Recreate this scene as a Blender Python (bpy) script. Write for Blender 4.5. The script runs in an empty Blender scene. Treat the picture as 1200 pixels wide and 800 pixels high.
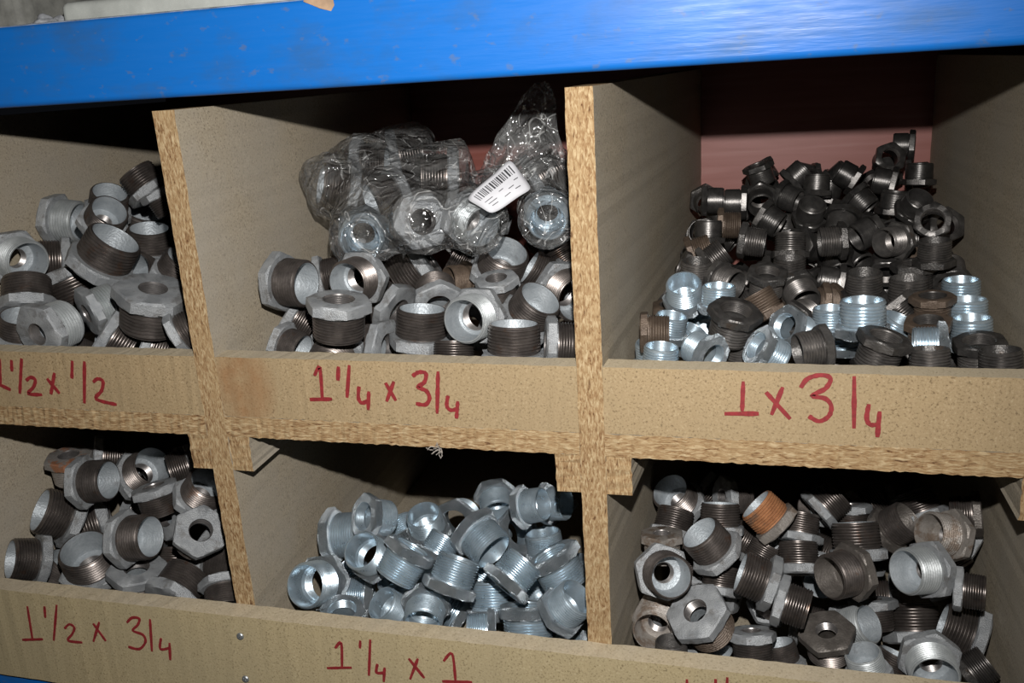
import bpy, bmesh, math, random, json
from mathutils import Vector, Matrix, noise
from mathutils.bvhtree import BVHTree

# ------------------------------------------------------------------ camera, world, flash, exposure
scene = bpy.context.scene
col = scene.collection
CAM_LOC = Vector((0.13666, -0.64246, 0.22012))
CAM_ROT = Matrix([[0.963576, -0.018683, 0.266783], [0.260351, 0.293631, -0.919782], [-0.061151, 0.955736, 0.287799]])          # columns: right, up, back
cam_data = bpy.data.cameras.new('camera')
cam_data.sensor_width = 36.0
cam_data.lens = 31.840
cam_data.clip_start = 0.01
cam = bpy.data.objects.new('camera', cam_data)
cam.matrix_world = Matrix.Translation(CAM_LOC) @ CAM_ROT.to_4x4()
col.objects.link(cam)
scene.camera = cam

world = bpy.data.worlds.new('storeroom_ambient')
scene.world = world
world.use_nodes = True
world.node_tree.nodes['Background'].inputs[0].default_value = (0.75, 0.82, 1.0, 1)
world.node_tree.nodes['Background'].inputs[1].default_value = 0.004

flash_data = bpy.data.lights.new('camera_flash', 'SPOT')      # the pop-up flash above the lens
flash_data.spot_size = math.radians(118)
flash_data.spot_blend = 1.0
flash_data.shadow_soft_size = 0.006
flash_data.energy = 46.0
flash_data.color = (1.0, 0.975, 0.945)
flash = bpy.data.objects.new('camera_flash', flash_data)
flash.matrix_world = Matrix.Translation(CAM_LOC + CAM_ROT @ Vector((0.006, 0.105, -0.004))) @ CAM_ROT.to_4x4() @ Matrix.Rotation(math.radians(9), 4, 'Y') @ Matrix.Rotation(math.radians(-9), 4, 'X')
col.objects.link(flash)

scene.view_settings.view_transform = 'Standard'
scene.view_settings.look = 'None'
scene.view_settings.exposure = 0.0
scene.view_settings.gamma = 1.0
scene.view_settings.use_curve_mapping = False

# ------------------------------------------------------------------ material helpers
def new_mat(name):
    m = bpy.data.materials.new(name); m.use_nodes = True
    nt = m.node_tree
    return m, nt, nt.nodes['Principled BSDF']

def N(nt, t, **kw):
    n = nt.nodes.new(t)
    for k, v in kw.items(): setattr(n, k, v)
    return n

def ramp(nt, fac, stops):
    r = N(nt, 'ShaderNodeValToRGB')
    e = r.color_ramp.elements
    while len(e) < len(stops): e.new(0.5)
    for i, (p, c) in enumerate(stops):
        e[i].position = p; e[i].color = (*c, 1)
    nt.links.new(fac, r.inputs[0])
    return r.outputs[0]

def noise_tex(nt, vec, scale, detail=3.0, rough=0.55, dist=0.0):
    n = N(nt, 'ShaderNodeTexNoise')
    n.inputs['Scale'].default_value = scale; n.inputs['Detail'].default_value = detail
    n.inputs['Roughness'].default_value = rough; n.inputs['Distortion'].default_value = dist
    nt.links.new(vec, n.inputs['Vector'])
    return n.outputs['Fac']

def mapped(nt, scale=(1, 1, 1)):
    tc = N(nt, 'ShaderNodeTexCoord'); mp = N(nt, 'ShaderNodeMapping')
    mp.inputs['Scale'].default_value = scale
    nt.links.new(tc.outputs['Object'], mp.inputs['Vector'])
    return mp.outputs['Vector']

def mix(nt, fac, a, b, mode='MIX'):
    m = N(nt, 'ShaderNodeMix', data_type='RGBA', blend_type=mode)
    for sock, v in ((m.inputs[0], fac), (m.inputs[6], a), (m.inputs[7], b)):
        if isinstance(v, (int, float)): sock.default_value = v
        elif isinstance(v, tuple): sock.default_value = (*v, 1)
        else: nt.links.new(v, sock)
    return m.outputs[2]

def bump(nt, bsdf, h, strength, dist):
    b = N(nt, 'ShaderNodeBump')
    b.inputs['Strength'].default_value = strength; b.inputs['Distance'].default_value = dist
    nt.links.new(h, b.inputs['Height']); nt.links.new(b.outputs[0], bsdf.inputs['Normal'])

ALBEDO = 0.76                     # colours scaled down to cut bounced light and deepen the shadows
def kk(c): return tuple(x * ALBEDO for x in c)

def board_face(name, base, dark, light, dust, dust_amt, stain=None):
    base, dark, light, dust = kk(base), kk(dark), kk(light), kk(dust)
    m, nt, b = new_mat(name)
    v = mapped(nt)
    f1 = noise_tex(nt, v, 520, 3, 0.7)
    c = ramp(nt, f1, [(0.33, dark), (0.45, base), (0.57, base), (0.69, light)])
    vo = N(nt, 'ShaderNodeTexVoronoi'); vo.inputs['Scale'].default_value = 330
    nt.links.new(v, vo.inputs['Vector'])
    sp = ramp(nt, vo.outputs['Distance'], [(0.10, (1, 1, 1)), (0.24, (0, 0, 0))])
    sel = ramp(nt, noise_tex(nt, v, 160, 2), [(0.56, (0, 0, 0)), (0.66, (0.8, 0.8, 0.8))])
    c = mix(nt, mix(nt, 1.0, sp, sel, 'MULTIPLY'), c, tuple(x * 0.35 for x in dark))
    dd = ramp(nt, noise_tex(nt, v, 9, 5, 0.6), [(0.35, (0, 0, 0)), (0.7, (dust_amt,) * 3)])
    c = mix(nt, dd, c, dust)
    if stain:
        (sx, sz, sr, sc) = stain
        tc = N(nt, 'ShaderNodeTexCoord'); mp = N(nt, 'ShaderNodeMapping')
        mp.inputs['Location'].default_value = (-sx / sr, 0, -sz / sr * 0.75); mp.inputs['Scale'].default_value = (1 / sr, 0.0, 0.75 / sr)
        nt.links.new(tc.outputs['Object'], mp.inputs['Vector'])
        g = N(nt, 'ShaderNodeTexGradient', gradient_type='SPHERICAL'); nt.links.new(mp.outputs[0], g.inputs[0])
        st = mix(nt, 1.0, ramp(nt, g.outputs['Fac'], [(0.05, (0, 0, 0)), (0.5, (0.62,) * 3)]), ramp(nt, noise_tex(nt, v, 60, 4), [(0.3, (0.4,) * 3), (0.6, (1,) * 3)]), 'MULTIPLY')
        c = mix(nt, st, c, kk(sc))
    nt.links.new(c, b.inputs['Base Color'])
    b.inputs['Roughness'].default_value = 0.75; b.inputs['Specular IOR Level'].default_value = 0.25
    bump(nt, b, f1, 0.25, 0.0006)
    return m

def board_edge(name, scale):
    m, nt, b = new_mat(name)
    v = mapped(nt, scale)
    f1 = noise_tex(nt, v, 1.0, 4, 0.62, 0.8)
    c = ramp(nt, f1, [(0.32, kk((0.075, 0.032, 0.014))), (0.39, kk((0.24, 0.135, 0.062))), (0.50, kk((0.34, 0.225, 0.115))), (0.66, kk((0.52, 0.40, 0.24)))])
    f2 = noise_tex(nt, mapped(nt, (30, 30, 30)), 1.0, 3)
    c = mix(nt, ramp(nt, f2, [(0.4, (0, 0, 0)), (0.75, (0.5,) * 3)]), c, kk((0.39, 0.275, 0.145)))
    nt.links.new(c, b.inputs['Base Color'])
    b.inputs['Roughness'].default_value = 0.85; b.inputs['Specular IOR Level'].default_value = 0.15
    bump(nt, b, f1, 0.6, 0.0012)
    return m

M = {}
M['rail_face'] = board_face('chipboard_face', (0.36, 0.262, 0.145), (0.165, 0.11, 0.055), (0.46, 0.355, 0.215), (0.30, 0.228, 0.135), 0.4,
                            (-0.292, -0.026, 0.036, (0.26, 0.12, 0.045)))
M['low_rail_face'] = board_face('chipboard_greyed_face', (0.44, 0.355, 0.205), (0.21, 0.16, 0.085), (0.54, 0.45, 0.28), (0.38, 0.32, 0.20), 0.5)
M['side_face'] = board_face('chipboard_dusty_face', (0.39, 0.33, 0.24), (0.17, 0.135, 0.095), (0.53, 0.46, 0.35), (0.38, 0.345, 0.29), 0.7)
M['rail_top'] = board_face('chipboard_lightened_top', (0.52, 0.43, 0.29), (0.30, 0.24, 0.15), (0.62, 0.53, 0.38), (0.48, 0.42, 0.33), 0.6)  # rail tops coloured paler to offset the flash's grazing angle
M['edge_h'] = board_edge('chipboard_core_lengthwise', (120, 300, 560))
M['edge_v'] = board_edge('chipboard_core_upright', (560, 300, 160))

def metal(name, col_a, col_b, metallic, rough, nscale=90, bump_s=0.15, spots=None, spot_lo=0.58, rand=0.12):
    col_a, col_b, spots = kk(col_a), kk(col_b), kk(spots) if spots else None
    m, nt, b = new_mat(name)
    v = mapped(nt)
    oi = N(nt, 'ShaderNodeObjectInfo')
    add = N(nt, 'ShaderNodeVectorMath', operation='MULTIPLY_ADD')
    comb = N(nt, 'ShaderNodeCombineXYZ')
    for i in range(3): nt.links.new(oi.outputs['Random'], comb.inputs[i])
    nt.links.new(comb.outputs[0], add.inputs[0]); add.inputs[1].default_value = (37.0, 53.0, 71.0); nt.links.new(v, add.inputs[2])
    vec = add.outputs[0]
    f = noise_tex(nt, vec, 3.2, 5, 0.65)
    c = ramp(nt, f, [(0.30, col_a), (0.68, col_b)])
    if spots:
        f2 = noise_tex(nt, vec, 2.3, 4, 0.7)
        c = mix(nt, ramp(nt, f2, [(spot_lo, (0, 0, 0)), (spot_lo + 0.1, (0.8,) * 3)]), c, spots)
    mr = N(nt, 'ShaderNodeMapRange'); nt.links.new(oi.outputs['Random'], mr.inputs[0])
    mr.inputs[3].default_value = 1 - rand; mr.inputs[4].default_value = 1 + rand
    hs = N(nt, 'ShaderNodeHueSaturation'); nt.links.new(mr.outputs[0], hs.inputs['Value']); nt.links.new(c, hs.inputs['Color'])
    nt.links.new(hs.outputs[0], b.inputs['Base Color'])
    b.inputs['Metallic'].default_value = metallic
    rr = N(nt, 'ShaderNodeMapRange'); nt.links.new(f, rr.inputs[0]); rr.inputs[3].default_value = rough - 0.1; rr.inputs[4].default_value = rough + 0.12
    nt.links.new(rr.outputs[0], b.inputs['Roughness'])
    bump(nt, b, noise_tex(nt, vec, nscale * 0.22, 3), bump_s, 0.02)
    return m

M['galv'] = metal('galvanised_coat', (0.27, 0.285, 0.30), (0.42, 0.435, 0.445), 0.35, 0.50, nscale=200, bump_s=0.3, spots=(0.20, 0.195, 0.19), spot_lo=0.54)
M['galv_cup'] = metal('galvanised_cup', (0.31, 0.345, 0.37), (0.44, 0.475, 0.50), 0.35, 0.48, spots=(0.24, 0.25, 0.26), spot_lo=0.6)
M['oiled_thread'] = metal('oiled_cut_thread', (0.088, 0.076, 0.070), (0.185, 0.160, 0.146), 0.72, 0.34, bump_s=0.02, spots=(0.13, 0.075, 0.05), spot_lo=0.6)
M['pale_thread'] = metal('galvanised_thread', (0.33, 0.355, 0.36), (0.50, 0.525, 0.53), 0.45, 0.42, bump_s=0.04)
M['cut_bore'] = metal('machined_bore', (0.22, 0.205, 0.20), (0.36, 0.34, 0.33), 0.8, 0.34, bump_s=0.02)
M['zinc'] = metal('bright_zinc', (0.43, 0.54, 0.62), (0.65, 0.76, 0.84), 0.75, 0.29, bump_s=0.03)
M['zinc_rough'] = metal('bright_zinc_cast', (0.42, 0.49, 0.54), (0.68, 0.74, 0.79), 0.75, 0.30, nscale=260, bump_s=0.7)
M['iron'] = metal('black_iron', (0.060, 0.057, 0.055), (0.135, 0.127, 0.120), 0.6, 0.38, spots=(0.10, 0.075, 0.058), spot_lo=0.6, rand=0.3)
M['iron_thread'] = metal('black_iron_thread', (0.075, 0.070, 0.067), (0.165, 0.152, 0.142), 0.7, 0.36, bump_s=0.02, rand=0.3)
M['iron_smooth'] = metal('smooth_black_iron', (0.060, 0.057, 0.055), (0.125, 0.118, 0.112), 0.75, 0.34, bump_s=0.04, rand=0.3)
M['brown_iron'] = metal('brown_iron', (0.085, 0.060, 0.044), (0.165, 0.122, 0.090), 0.45, 0.5, rand=0.2)
M['rust'] = metal('orange_rust', (0.20, 0.075, 0.028), (0.44, 0.20, 0.085), 0.15, 0.7, spots=(0.14, 0.09, 0.06), spot_lo=0.55)
M['rust_patch'] = metal('rust_patched_galvanised', (0.20, 0.185, 0.17), (0.30, 0.28, 0.26), 0.3, 0.55, spots=(0.36, 0.13, 0.045), spot_lo=0.5)
M['bronze_iron'] = metal('dull_bronze_iron', (0.10, 0.088, 0.078), (0.185, 0.165, 0.148), 0.5, 0.48)
M['dirty_galv'] = metal('stained_galvanised', (0.24, 0.215, 0.19), (0.37, 0.34, 0.31), 0.4, 0.5, spots=(0.17, 0.12, 0.085), spot_lo=0.5)

SETS = {  # collar, sleeve, cup, bore
    'g': ('galv', 'oiled_thread', 'galv_cup', 'cut_bore'), 'l': ('galv', 'pale_thread', 'galv_cup', 'cut_bore'),
    'z': ('zinc_rough', 'zinc', 'zinc', 'zinc'), 'k': ('iron', 'iron_thread', 'iron', 'iron_thread'),
    's': ('iron_smooth', 'iron_smooth', 'iron_smooth', 'iron_thread'),
    'r': ('brown_iron', 'brown_iron', 'brown_iron', 'iron_thread'), 'o': ('dirty_galv', 'rust', 'galv_cup', 'brown_iron'),
    'q': ('rust_patch', 'dirty_galv', 'galv_cup', 'cut_bore'), 'p': ('galv', 'brown_iron', 'galv_cup', 'cut_bore'),
    'b': ('bronze_iron', 'oiled_thread', 'bronze_iron', 'cut_bore'), 'm': ('dirty_galv', 'dirty_galv', 'dirty_galv', 'cut_bore'),
}

def paint(name, base, grime, scr):
    base, grime, scr = kk(base), kk(grime), kk(scr)
    m, nt, b = new_mat(name)
    v = mapped(nt)
    f = noise_tex(nt, mapped(nt, (14, 14, 30)), 1.0, 6, 0.62)
    c = mix(nt, ramp(nt, f, [(0.48, (0, 0, 0)), (0.72, (0.7,) * 3)]), base, grime)
    f2 = noise_tex(nt, mapped(nt, (70, 70, 110)), 1.0, 4, 0.6)
    c = mix(nt, ramp(nt, f2, [(0.61, (0, 0, 0)), (0.70, (0.5,) * 3)]), c, scr)
    nt.links.new(c, b.inputs['Base Color'])
    rr = ramp(nt, noise_tex(nt, mapped(nt, (20, 20, 260)), 1.0, 4, 0.6), [(0.3, (0.34,) * 3), (0.7, (0.52,) * 3)])
    nt.links.new(rr, b.inputs['Roughness'])
    b.inputs['Specular IOR Level'].default_value = 0.25
    bump(nt, b, noise_tex(nt, mapped(nt, (25, 25, 240)), 1.0, 3), 0.16, 0.002)
    return m
M['blue'] = paint('blue_enamel', (0.007, 0.135, 0.49), (0.03, 0.105, 0.27), (0.10, 0.135, 0.20))

def plain(name, c, rough=0.6, metallic=0.0, var=0.25, sc=60):
    c = kk(c)
    m, nt, b = new_mat(name)
    f = noise_tex(nt, mapped(nt), sc, 4, 0.6)
    nt.links.new(ramp(nt, f, [(0.3, tuple(x * (1 - var) for x in c)), (0.7, tuple(min(1, x * (1 + var)) for x in c))]), b.inputs['Base Color'])
    b.inputs['Roughness'].default_value = rough; b.inputs['Metallic'].default_value = metallic
    return m
M['marker'] = plain('red_marker_ink', (0.24, 0.020, 0.023), 0.55, 0, 0.25, 300)
M['bare_lip_highlight'] = plain('worn_lip_highlight', (0.45, 0.52, 0.66), 0.35, 0.5, 0.5, 50)  # bare worn metal; its pale tone also paints the lip's edge highlight
M['dark_steel'] = plain('dark_steel', (0.06, 0.06, 0.065), 0.6, 0.3)
M['tray'] = plain('grey_plastic_coated_steel', (0.47, 0.49, 0.46), 0.5, 0.0, 0.15, 40)
M['concrete'] = plain('grimy_grey_casting', (0.16, 0.16, 0.145), 0.8, 0.0, 0.5, 40)
M['rag'] = plain('grey_rag', (0.30, 0.31, 0.33), 0.9, 0.0, 0.4, 150)
M['tape'] = plain('old_masking_tape', (0.36, 0.24, 0.15), 0.6, 0.0, 0.3, 80)
M['screw'] = plain('zinc_screw', (0.40, 0.42, 0.43), 0.35, 0.7, 0.2, 200)
M['lint'] = plain('grey_lint', (0.30, 0.27, 0.24), 0.95, 0.0, 0.3, 300)
M['sticker'] = plain('white_sticker_paper', (0.60, 0.60, 0.63), 0.6, 0.0, 0.08, 60)
M['print'] = plain('black_print', (0.03, 0.03, 0.035), 0.6, 0.0, 0.1, 60)
m, nt, b = new_mat('red_brown_melamine')
f = noise_tex(nt, mapped(nt, (5, 5, 70)), 1.0, 5, 0.6, 0.8)
nt.links.new(ramp(nt, f, [(0.3, (0.19, 0.050, 0.034)), (0.55, (0.228, 0.072, 0.057)), (0.75, (0.258, 0.106, 0.087))]), b.inputs['Base Color'])
b.inputs['Roughness'].default_value = 0.45
M['red_board'] = m

m = bpy.data.materials.new('clear_plastic_film'); m.use_nodes = True; nt = m.node_tree
for n in list(nt.nodes): nt.nodes.remove(n)
out = N(nt, 'ShaderNodeOutputMaterial')
tr = N(nt, 'ShaderNodeBsdfTransparent'); tr.inputs[0].default_value = (0.95, 0.955, 0.96, 1)
gl = N(nt, 'ShaderNodeBsdfGlossy'); gl.inputs['Roughness'].default_value = 0.10; gl.inputs['Color'].default_value = (1, 1, 1, 1)
df = N(nt, 'ShaderNodeBsdfDiffuse'); df.inputs[0].default_value = (0.62, 0.62, 0.61, 1)
v = mapped(nt)
fw = noise_tex(nt, v, 32, 2, 0.45, 2.2)
bp = N(nt, 'ShaderNodeBump'); bp.inputs['Strength'].default_value = 0.8; bp.inputs['Distance'].default_value = 0.018
nt.links.new(fw, bp.inputs['Height']); nt.links.new(bp.outputs[0], gl.inputs['Normal']); nt.links.new(bp.outputs[0], df.inputs['Normal'])
lw = N(nt, 'ShaderNodeLayerWeight'); lw.inputs['Blend'].default_value = 0.28; nt.links.new(bp.outputs[0], lw.inputs['Normal'])
mr = N(nt, 'ShaderNodeMapRange'); nt.links.new(lw.outputs['Fresnel'], mr.inputs[0]); mr.inputs[3].default_value = 0.05; mr.inputs[4].default_value = 0.6
hz = ramp(nt, noise_tex(nt, v, 30, 3), [(0.35, (0.01,) * 3), (0.7, (0.13,) * 3)])
rid = noise_tex(nt, v, 15, 2, 0.5, 1.8)
m1 = N(nt, 'ShaderNodeMath', operation='SUBTRACT'); nt.links.new(rid, m1.inputs[0]); m1.inputs[1].default_value = 0.5
m2 = N(nt, 'ShaderNodeMath', operation='ABSOLUTE'); nt.links.new(m1.outputs[0], m2.inputs[0])
hz = mix(nt, 1.0, hz, ramp(nt, m2.outputs[0], [(0.0, (0.36,) * 3), (0.012, (0.0,) * 3)]), 'ADD')  # thin white lines paint highlights along the film's creases
s1 = N(nt, 'ShaderNodeMixShader'); nt.links.new(hz, s1.inputs[0]); nt.links.new(tr.outputs[0], s1.inputs[1]); nt.links.new(df.outputs[0], s1.inputs[2])
s2 = N(nt, 'ShaderNodeMixShader'); nt.links.new(mr.outputs[0], s2.inputs[0]); nt.links.new(s1.outputs[0], s2.inputs[1]); nt.links.new(gl.outputs[0], s2.inputs[2])
nt.links.new(s2.outputs[0], out.inputs[0])
M['film'] = m

# ------------------------------------------------------------------ object helpers
def mesh_obj(name, me, parent=None):
    o = bpy.data.objects.new(name, me); col.objects.link(o)
    if parent is not None: o.parent = parent
    return o

def from_bm(name, bm, mats, parent=None, sharp=None):
    me = bpy.data.meshes.new(name); bm.to_mesh(me); bm.free()
    for mm in (mats if isinstance(mats, (list, tuple)) else [mats]): me.materials.append(M[mm])
    if sharp is not None:
        me.polygons.foreach_set('use_smooth', [True] * len(me.polygons)); me.set_sharp_from_angle(angle=math.radians(sharp))
    return mesh_obj(name, me, parent)

def tag(o, label, cat, group=None, kind=None):
    o['label'] = label; o['category'] = cat
    if group: o['group'] = group
    if kind: o['kind'] = kind
    return o

def empty(name, loc):
    o = bpy.data.objects.new(name, None); o.location = loc; o.empty_display_size = 0.02; col.objects.link(o)
    return o

rng = random.Random(5)
def board(name, parent, z0, z1, y0, y1, xl, xr, mats, long_axis, cuts=24, jit=0.00035, yb=None):
    """A board: xl / xr = (x at y0, x at y1) of its two sides, so that it can stand slightly askew. mats(normal) picks the slot."""
    bm = bmesh.new()
    P = [(xl[0], y0, z0), (xr[0], y0, z0), (xr[1], y1, z0), (xl[1], y1, z0), (xl[0], y0, z1), (xr[0], y0, z1), (xr[1], y1, z1), (xl[1], y1, z1)]
    vs = [bm.verts.new(p) for p in P]
    for f in ((3, 2, 1, 0), (4, 5, 6, 7), (0, 1, 5, 4), (1, 2, 6, 5), (2, 3, 7, 6), (3, 0, 4, 7)): bm.faces.new([vs[i] for i in f])
    ax = {'x': 0, 'y': 1, 'z': 2}[long_axis]
    es = [e for e in bm.edges if max(range(3), key=lambda i: abs((e.verts[0].co - e.verts[1].co)[i])) == ax]
    bmesh.ops.subdivide_edges(bm, edges=es, cuts=cuts, use_grid_fill=True)
    for v in bm.verts:
        for i in range(3):
            if i != ax: v.co[i] += rng.uniform(-jit, jit)
    bm.normal_update()
    slots = []
    for f in bm.faces:
        k = mats(f.normal)
        if k not in slots: slots.append(k)
        f.material_index = slots.index(k)
    return from_bm(name, bm, slots, parent)

# ------------------------------------------------------------------ the chipboard rack
YB = 0.56
PF = [(-0.67, -0.65), (-0.335, -0.315), (0.0, 0.02), (0.333, 0.353)]
PB = [(-0.690, -0.670), (-0.355, -0.335), (0.036, 0.056), (0.327, 0.347)]
def side(i, s, y): return PF[i][s] + (PB[i][s] - PF[i][s]) * y / YB
ZT, ZRB, ZS, ZL, ZLB, ZC = 0.2053, -0.0543, -0.0732, -0.2434, -0.3462, -0.106
rack = empty('chipboard_bin_rack', (0, 0, ZLB))
tag(rack, 'chipboard pigeonhole rack with red handwritten sizes below the blue beam', 'bin rack')
rack_inv = Matrix.Translation((0, 0, -ZLB))
def to_rack(o): o.matrix_parent_inverse = rack_inv; return o
def m_up(n): return 'side_face' if abs(n.x) > 0.7 else ('edge_v' if n.y < -0.7 or n.z > 0.7 else 'side_face')
for i in range(4):
    to_rack(board('divider', rack, ZLB, ZT, 0, YB, (PF[i][0], PB[i][0]), (PF[i][1], PB[i][1]), m_up, 'z', 60))
rails = []
def m_rail(n): return 'rail_top' if n.z > 0.7 else 'rail_face'
def m_shelf(n): return 'edge_h' if n.y < -0.7 else 'side_face'
def m_cleat(n): return 'edge_v' if n.y < -0.7 else 'side_face'
for i in range(3):
    a, c = i, i + 1
    r = to_rack(board('front_rail', rack, ZRB, 0.0, 0.0003, 0.02, (side(a, 1, 0), side(a, 1, .02)), (side(c, 0, 0), side(c, 0, .02)), m_rail, 'x', 60, 0.0003))
    r['label'] = ['chipboard rail marked 1 1/2 x 1/2', 'chipboard rail marked 1 1/4 x 3/4', 'chipboard rail marked 1 x 3/4'][i]
    rails.append(r)
    to_rack(board('shelf_board', rack, ZS, ZRB, 0.0, YB, (side(a, 1, 0), side(a, 1, YB)), (side(c, 0, 0), side(c, 0, YB)), m_shelf, 'x', 90, 0.0005))
    to_rack(board('cleat', rack, ZC, ZS, 0.0008, YB - .01, (side(a, 1, 0), side(a, 1, YB)), (side(a, 1, 0) + .0203, side(a, 1, YB) + .0203), m_cleat, 'z', 8, 0.0006))
    to_rack(board('cleat', rack, ZC, ZS, 0.0008, YB - .01, (side(c, 0, 0) - .0203, side(c, 0, YB) - .0203), (side(c, 0, 0), side(c, 0, YB)), m_cleat, 'z', 8, 0.0006))
    to_rack(board('floor_board', rack, ZLB, -0.328, 0.0, YB, (side(a, 1, 0), side(a, 1, YB)), (side(c, 0, 0), side(c, 0, YB)), m_shelf, 'x', 20, 0.0002))
low = to_rack(board('lower_front_rail', rack, ZLB, ZL, -0.0195, 0.0, (-0.70, -0.70), (0.42, 0.42), lambda n: 'rail_top' if n.z > 0.7 else 'low_rail_face', 'x', 120, 0.0004))
low['label'] = 'long chipboard rail in front of the lower bins'
bk = to_rack(board('back_panel', rack, ZLB, 0.24, YB, YB + 0.012, (-0.72, -0.72), (0.42, 0.42), lambda n: 'red_board', 'x', 4, 0.0))
bk['label'] = 'red-brown board closing the back'

# red marker strokes: flat ink ribbons on the rails
STROKES = json.loads('''{"0":[[[[-0.554,-0.0314],[-0.5388,-0.0377]],[[-0.5434,-0.0071],[-0.5495,-0.0338]]],[[[-0.5301,-0.0081],[-0.5325,-0.0193]]],[[[-0.5182,-0.0064],[-0.5293,-0.041]]],[[[-0.5187,-0.0278],[-0.5127,-0.0245],[-0.5082,-0.0269],[-0.512,-0.034],[-0.5195,-0.0407],[-0.5043,-0.0412]]],[[[-0.4948,-0.0251],[-0.4842,-0.0394]],[[-0.4848,-0.0193],[-0.4939,-0.0403]]],[[[-0.4627,-0.0072],[-0.4671,-0.0242]]],[[[-0.4496,-0.0074],[-0.4591,-0.0479]]],[[[-0.4447,-0.027],[-0.4393,-0.0236],[-0.4341,-0.0259],[-0.4376,-0.035],[-0.4453,-0.0432],[-0.4244,-0.0479]]]],"1":[[[[-0.2224,-0.014],[-0.2167,-0.0069],[-0.2179,-0.0335]],[[-0.2295,-0.0353],[-0.2089,-0.0342]]],[[[-0.1995,-0.0054],[-0.2015,-0.0176]]],[[[-0.1896,-0.0039],[-0.1951,-0.0324]]],[[[-0.1831,-0.0222],[-0.1848,-0.0323],[-0.182,-0.0367],[-0.1748,-0.0334]],[[-0.1747,-0.0262],[-0.1771,-0.0426]]],[[[-0.1592,-0.0182],[-0.1515,-0.0335]],[[-0.1515,-0.0168],[-0.1597,-0.0343]]],[[[-0.1349,-0.0118],[-0.1292,-0.0083],[-0.1232,-0.0091],[-0.1251,-0.0166],[-0.1314,-0.021],[-0.1243,-0.0239],[-0.122,-0.0304],[-0.1262,-0.036],[-0.1343,-0.0353]]],[[[-0.1126,-0.0071],[-0.1166,-0.0433]]],[[[-0.1059,-0.0274],[-0.1077,-0.036],[-0.1046,-0.0398],[-0.0984,-0.0383]],[[-0.0979,-0.0319],[-0.1003,-0.0467]]]],"2":[[[[0.1235,-0.0079],[0.123,-0.0312]],[[0.1103,-0.0336],[0.1349,-0.0325]]],[[[0.1396,-0.0157],[0.157,-0.0358]],[[0.1512,-0.0113],[0.1438,-0.033]]],[[[0.1635,-0.0114],[0.1682,-0.0043],[0.1773,-0.0014],[0.1835,-0.0038],[0.1804,-0.0114],[0.1715,-0.0172],[0.1803,-0.019],[0.1847,-0.0243],[0.1836,-0.032],[0.177,-0.0367],[0.1697,-0.033]]],[[[0.1992,-0.0016],[0.2008,-0.0411]]],[[[0.2099,-0.0222],[0.2089,-0.0326],[0.2117,-0.0377],[0.2182,-0.037]],[[0.2172,-0.0273],[0.2167,-0.0469]]]],"3":[[[[-0.5598,-0.2589],[-0.5635,-0.297]],[[-0.5763,-0.2992],[-0.5503,-0.2953]]],[[[-0.5387,-0.2566],[-0.541,-0.2697]]],[[[-0.5234,-0.2533],[-0.5373,-0.2954]]],[[[-0.5205,-0.2796],[-0.5134,-0.2739],[-0.5085,-0.2772],[-0.5127,-0.2849],[-0.5197,-0.2932],[-0.503,-0.2934]]],[[[-0.4848,-0.2696],[-0.4743,-0.2882]],[[-0.477,-0.2671],[-0.489,-0.2904]]],[[[-0.4449,-0.264],[-0.4379,-0.2579],[-0.4299,-0.2579],[-0.433,-0.2651],[-0.44,-0.2722],[-0.4295,-0.2757],[-0.4283,-0.2835],[-0.4372,-0.2925],[-0.4493,-0.2915]]],[[[-0.4178,-0.2571],[-0.423,-0.2933]]],[[[-0.4096,-0.277],[-0.4127,-0.2894],[-0.401,-0.2864]],[[-0.4009,-0.281],[-0.4038,-0.3004]]],[[[-0.2263,-0.2648],[-0.2196,-0.2587],[-0.222,-0.2839]],[[-0.2371,-0.2869],[-0.2123,-0.2831]]],[[[-0.2005,-0.2536],[-0.2018,-0.2617]]],[[[-0.1908,-0.2516],[-0.1964,-0.2894]]],[[[-0.1867,-0.2761],[-0.1885,-0.2852],[-0.1806,-0.2841]],[[-0.18,-0.2787],[-0.1825,-0.2938]]],[[[-0.1561,-0.2663],[-0.1432,-0.2847]],[[-0.1473,-0.2652],[-0.1567,-0.2875]]],[[[-0.1236,-0.2647],[-0.1151,-0.2563],[-0.1143,-0.2833]],[[-0.1266,-0.2855],[-0.099,-0.2825]]],[[[0.0833,-0.2546],[0.0838,-0.2825]],[[0.0729,-0.285],[0.092,-0.2821]]],[[[0.1057,-0.2512],[0.1057,-0.2614]]],[[[0.1147,-0.2483],[0.1139,-0.2747]]]]}''')
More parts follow.
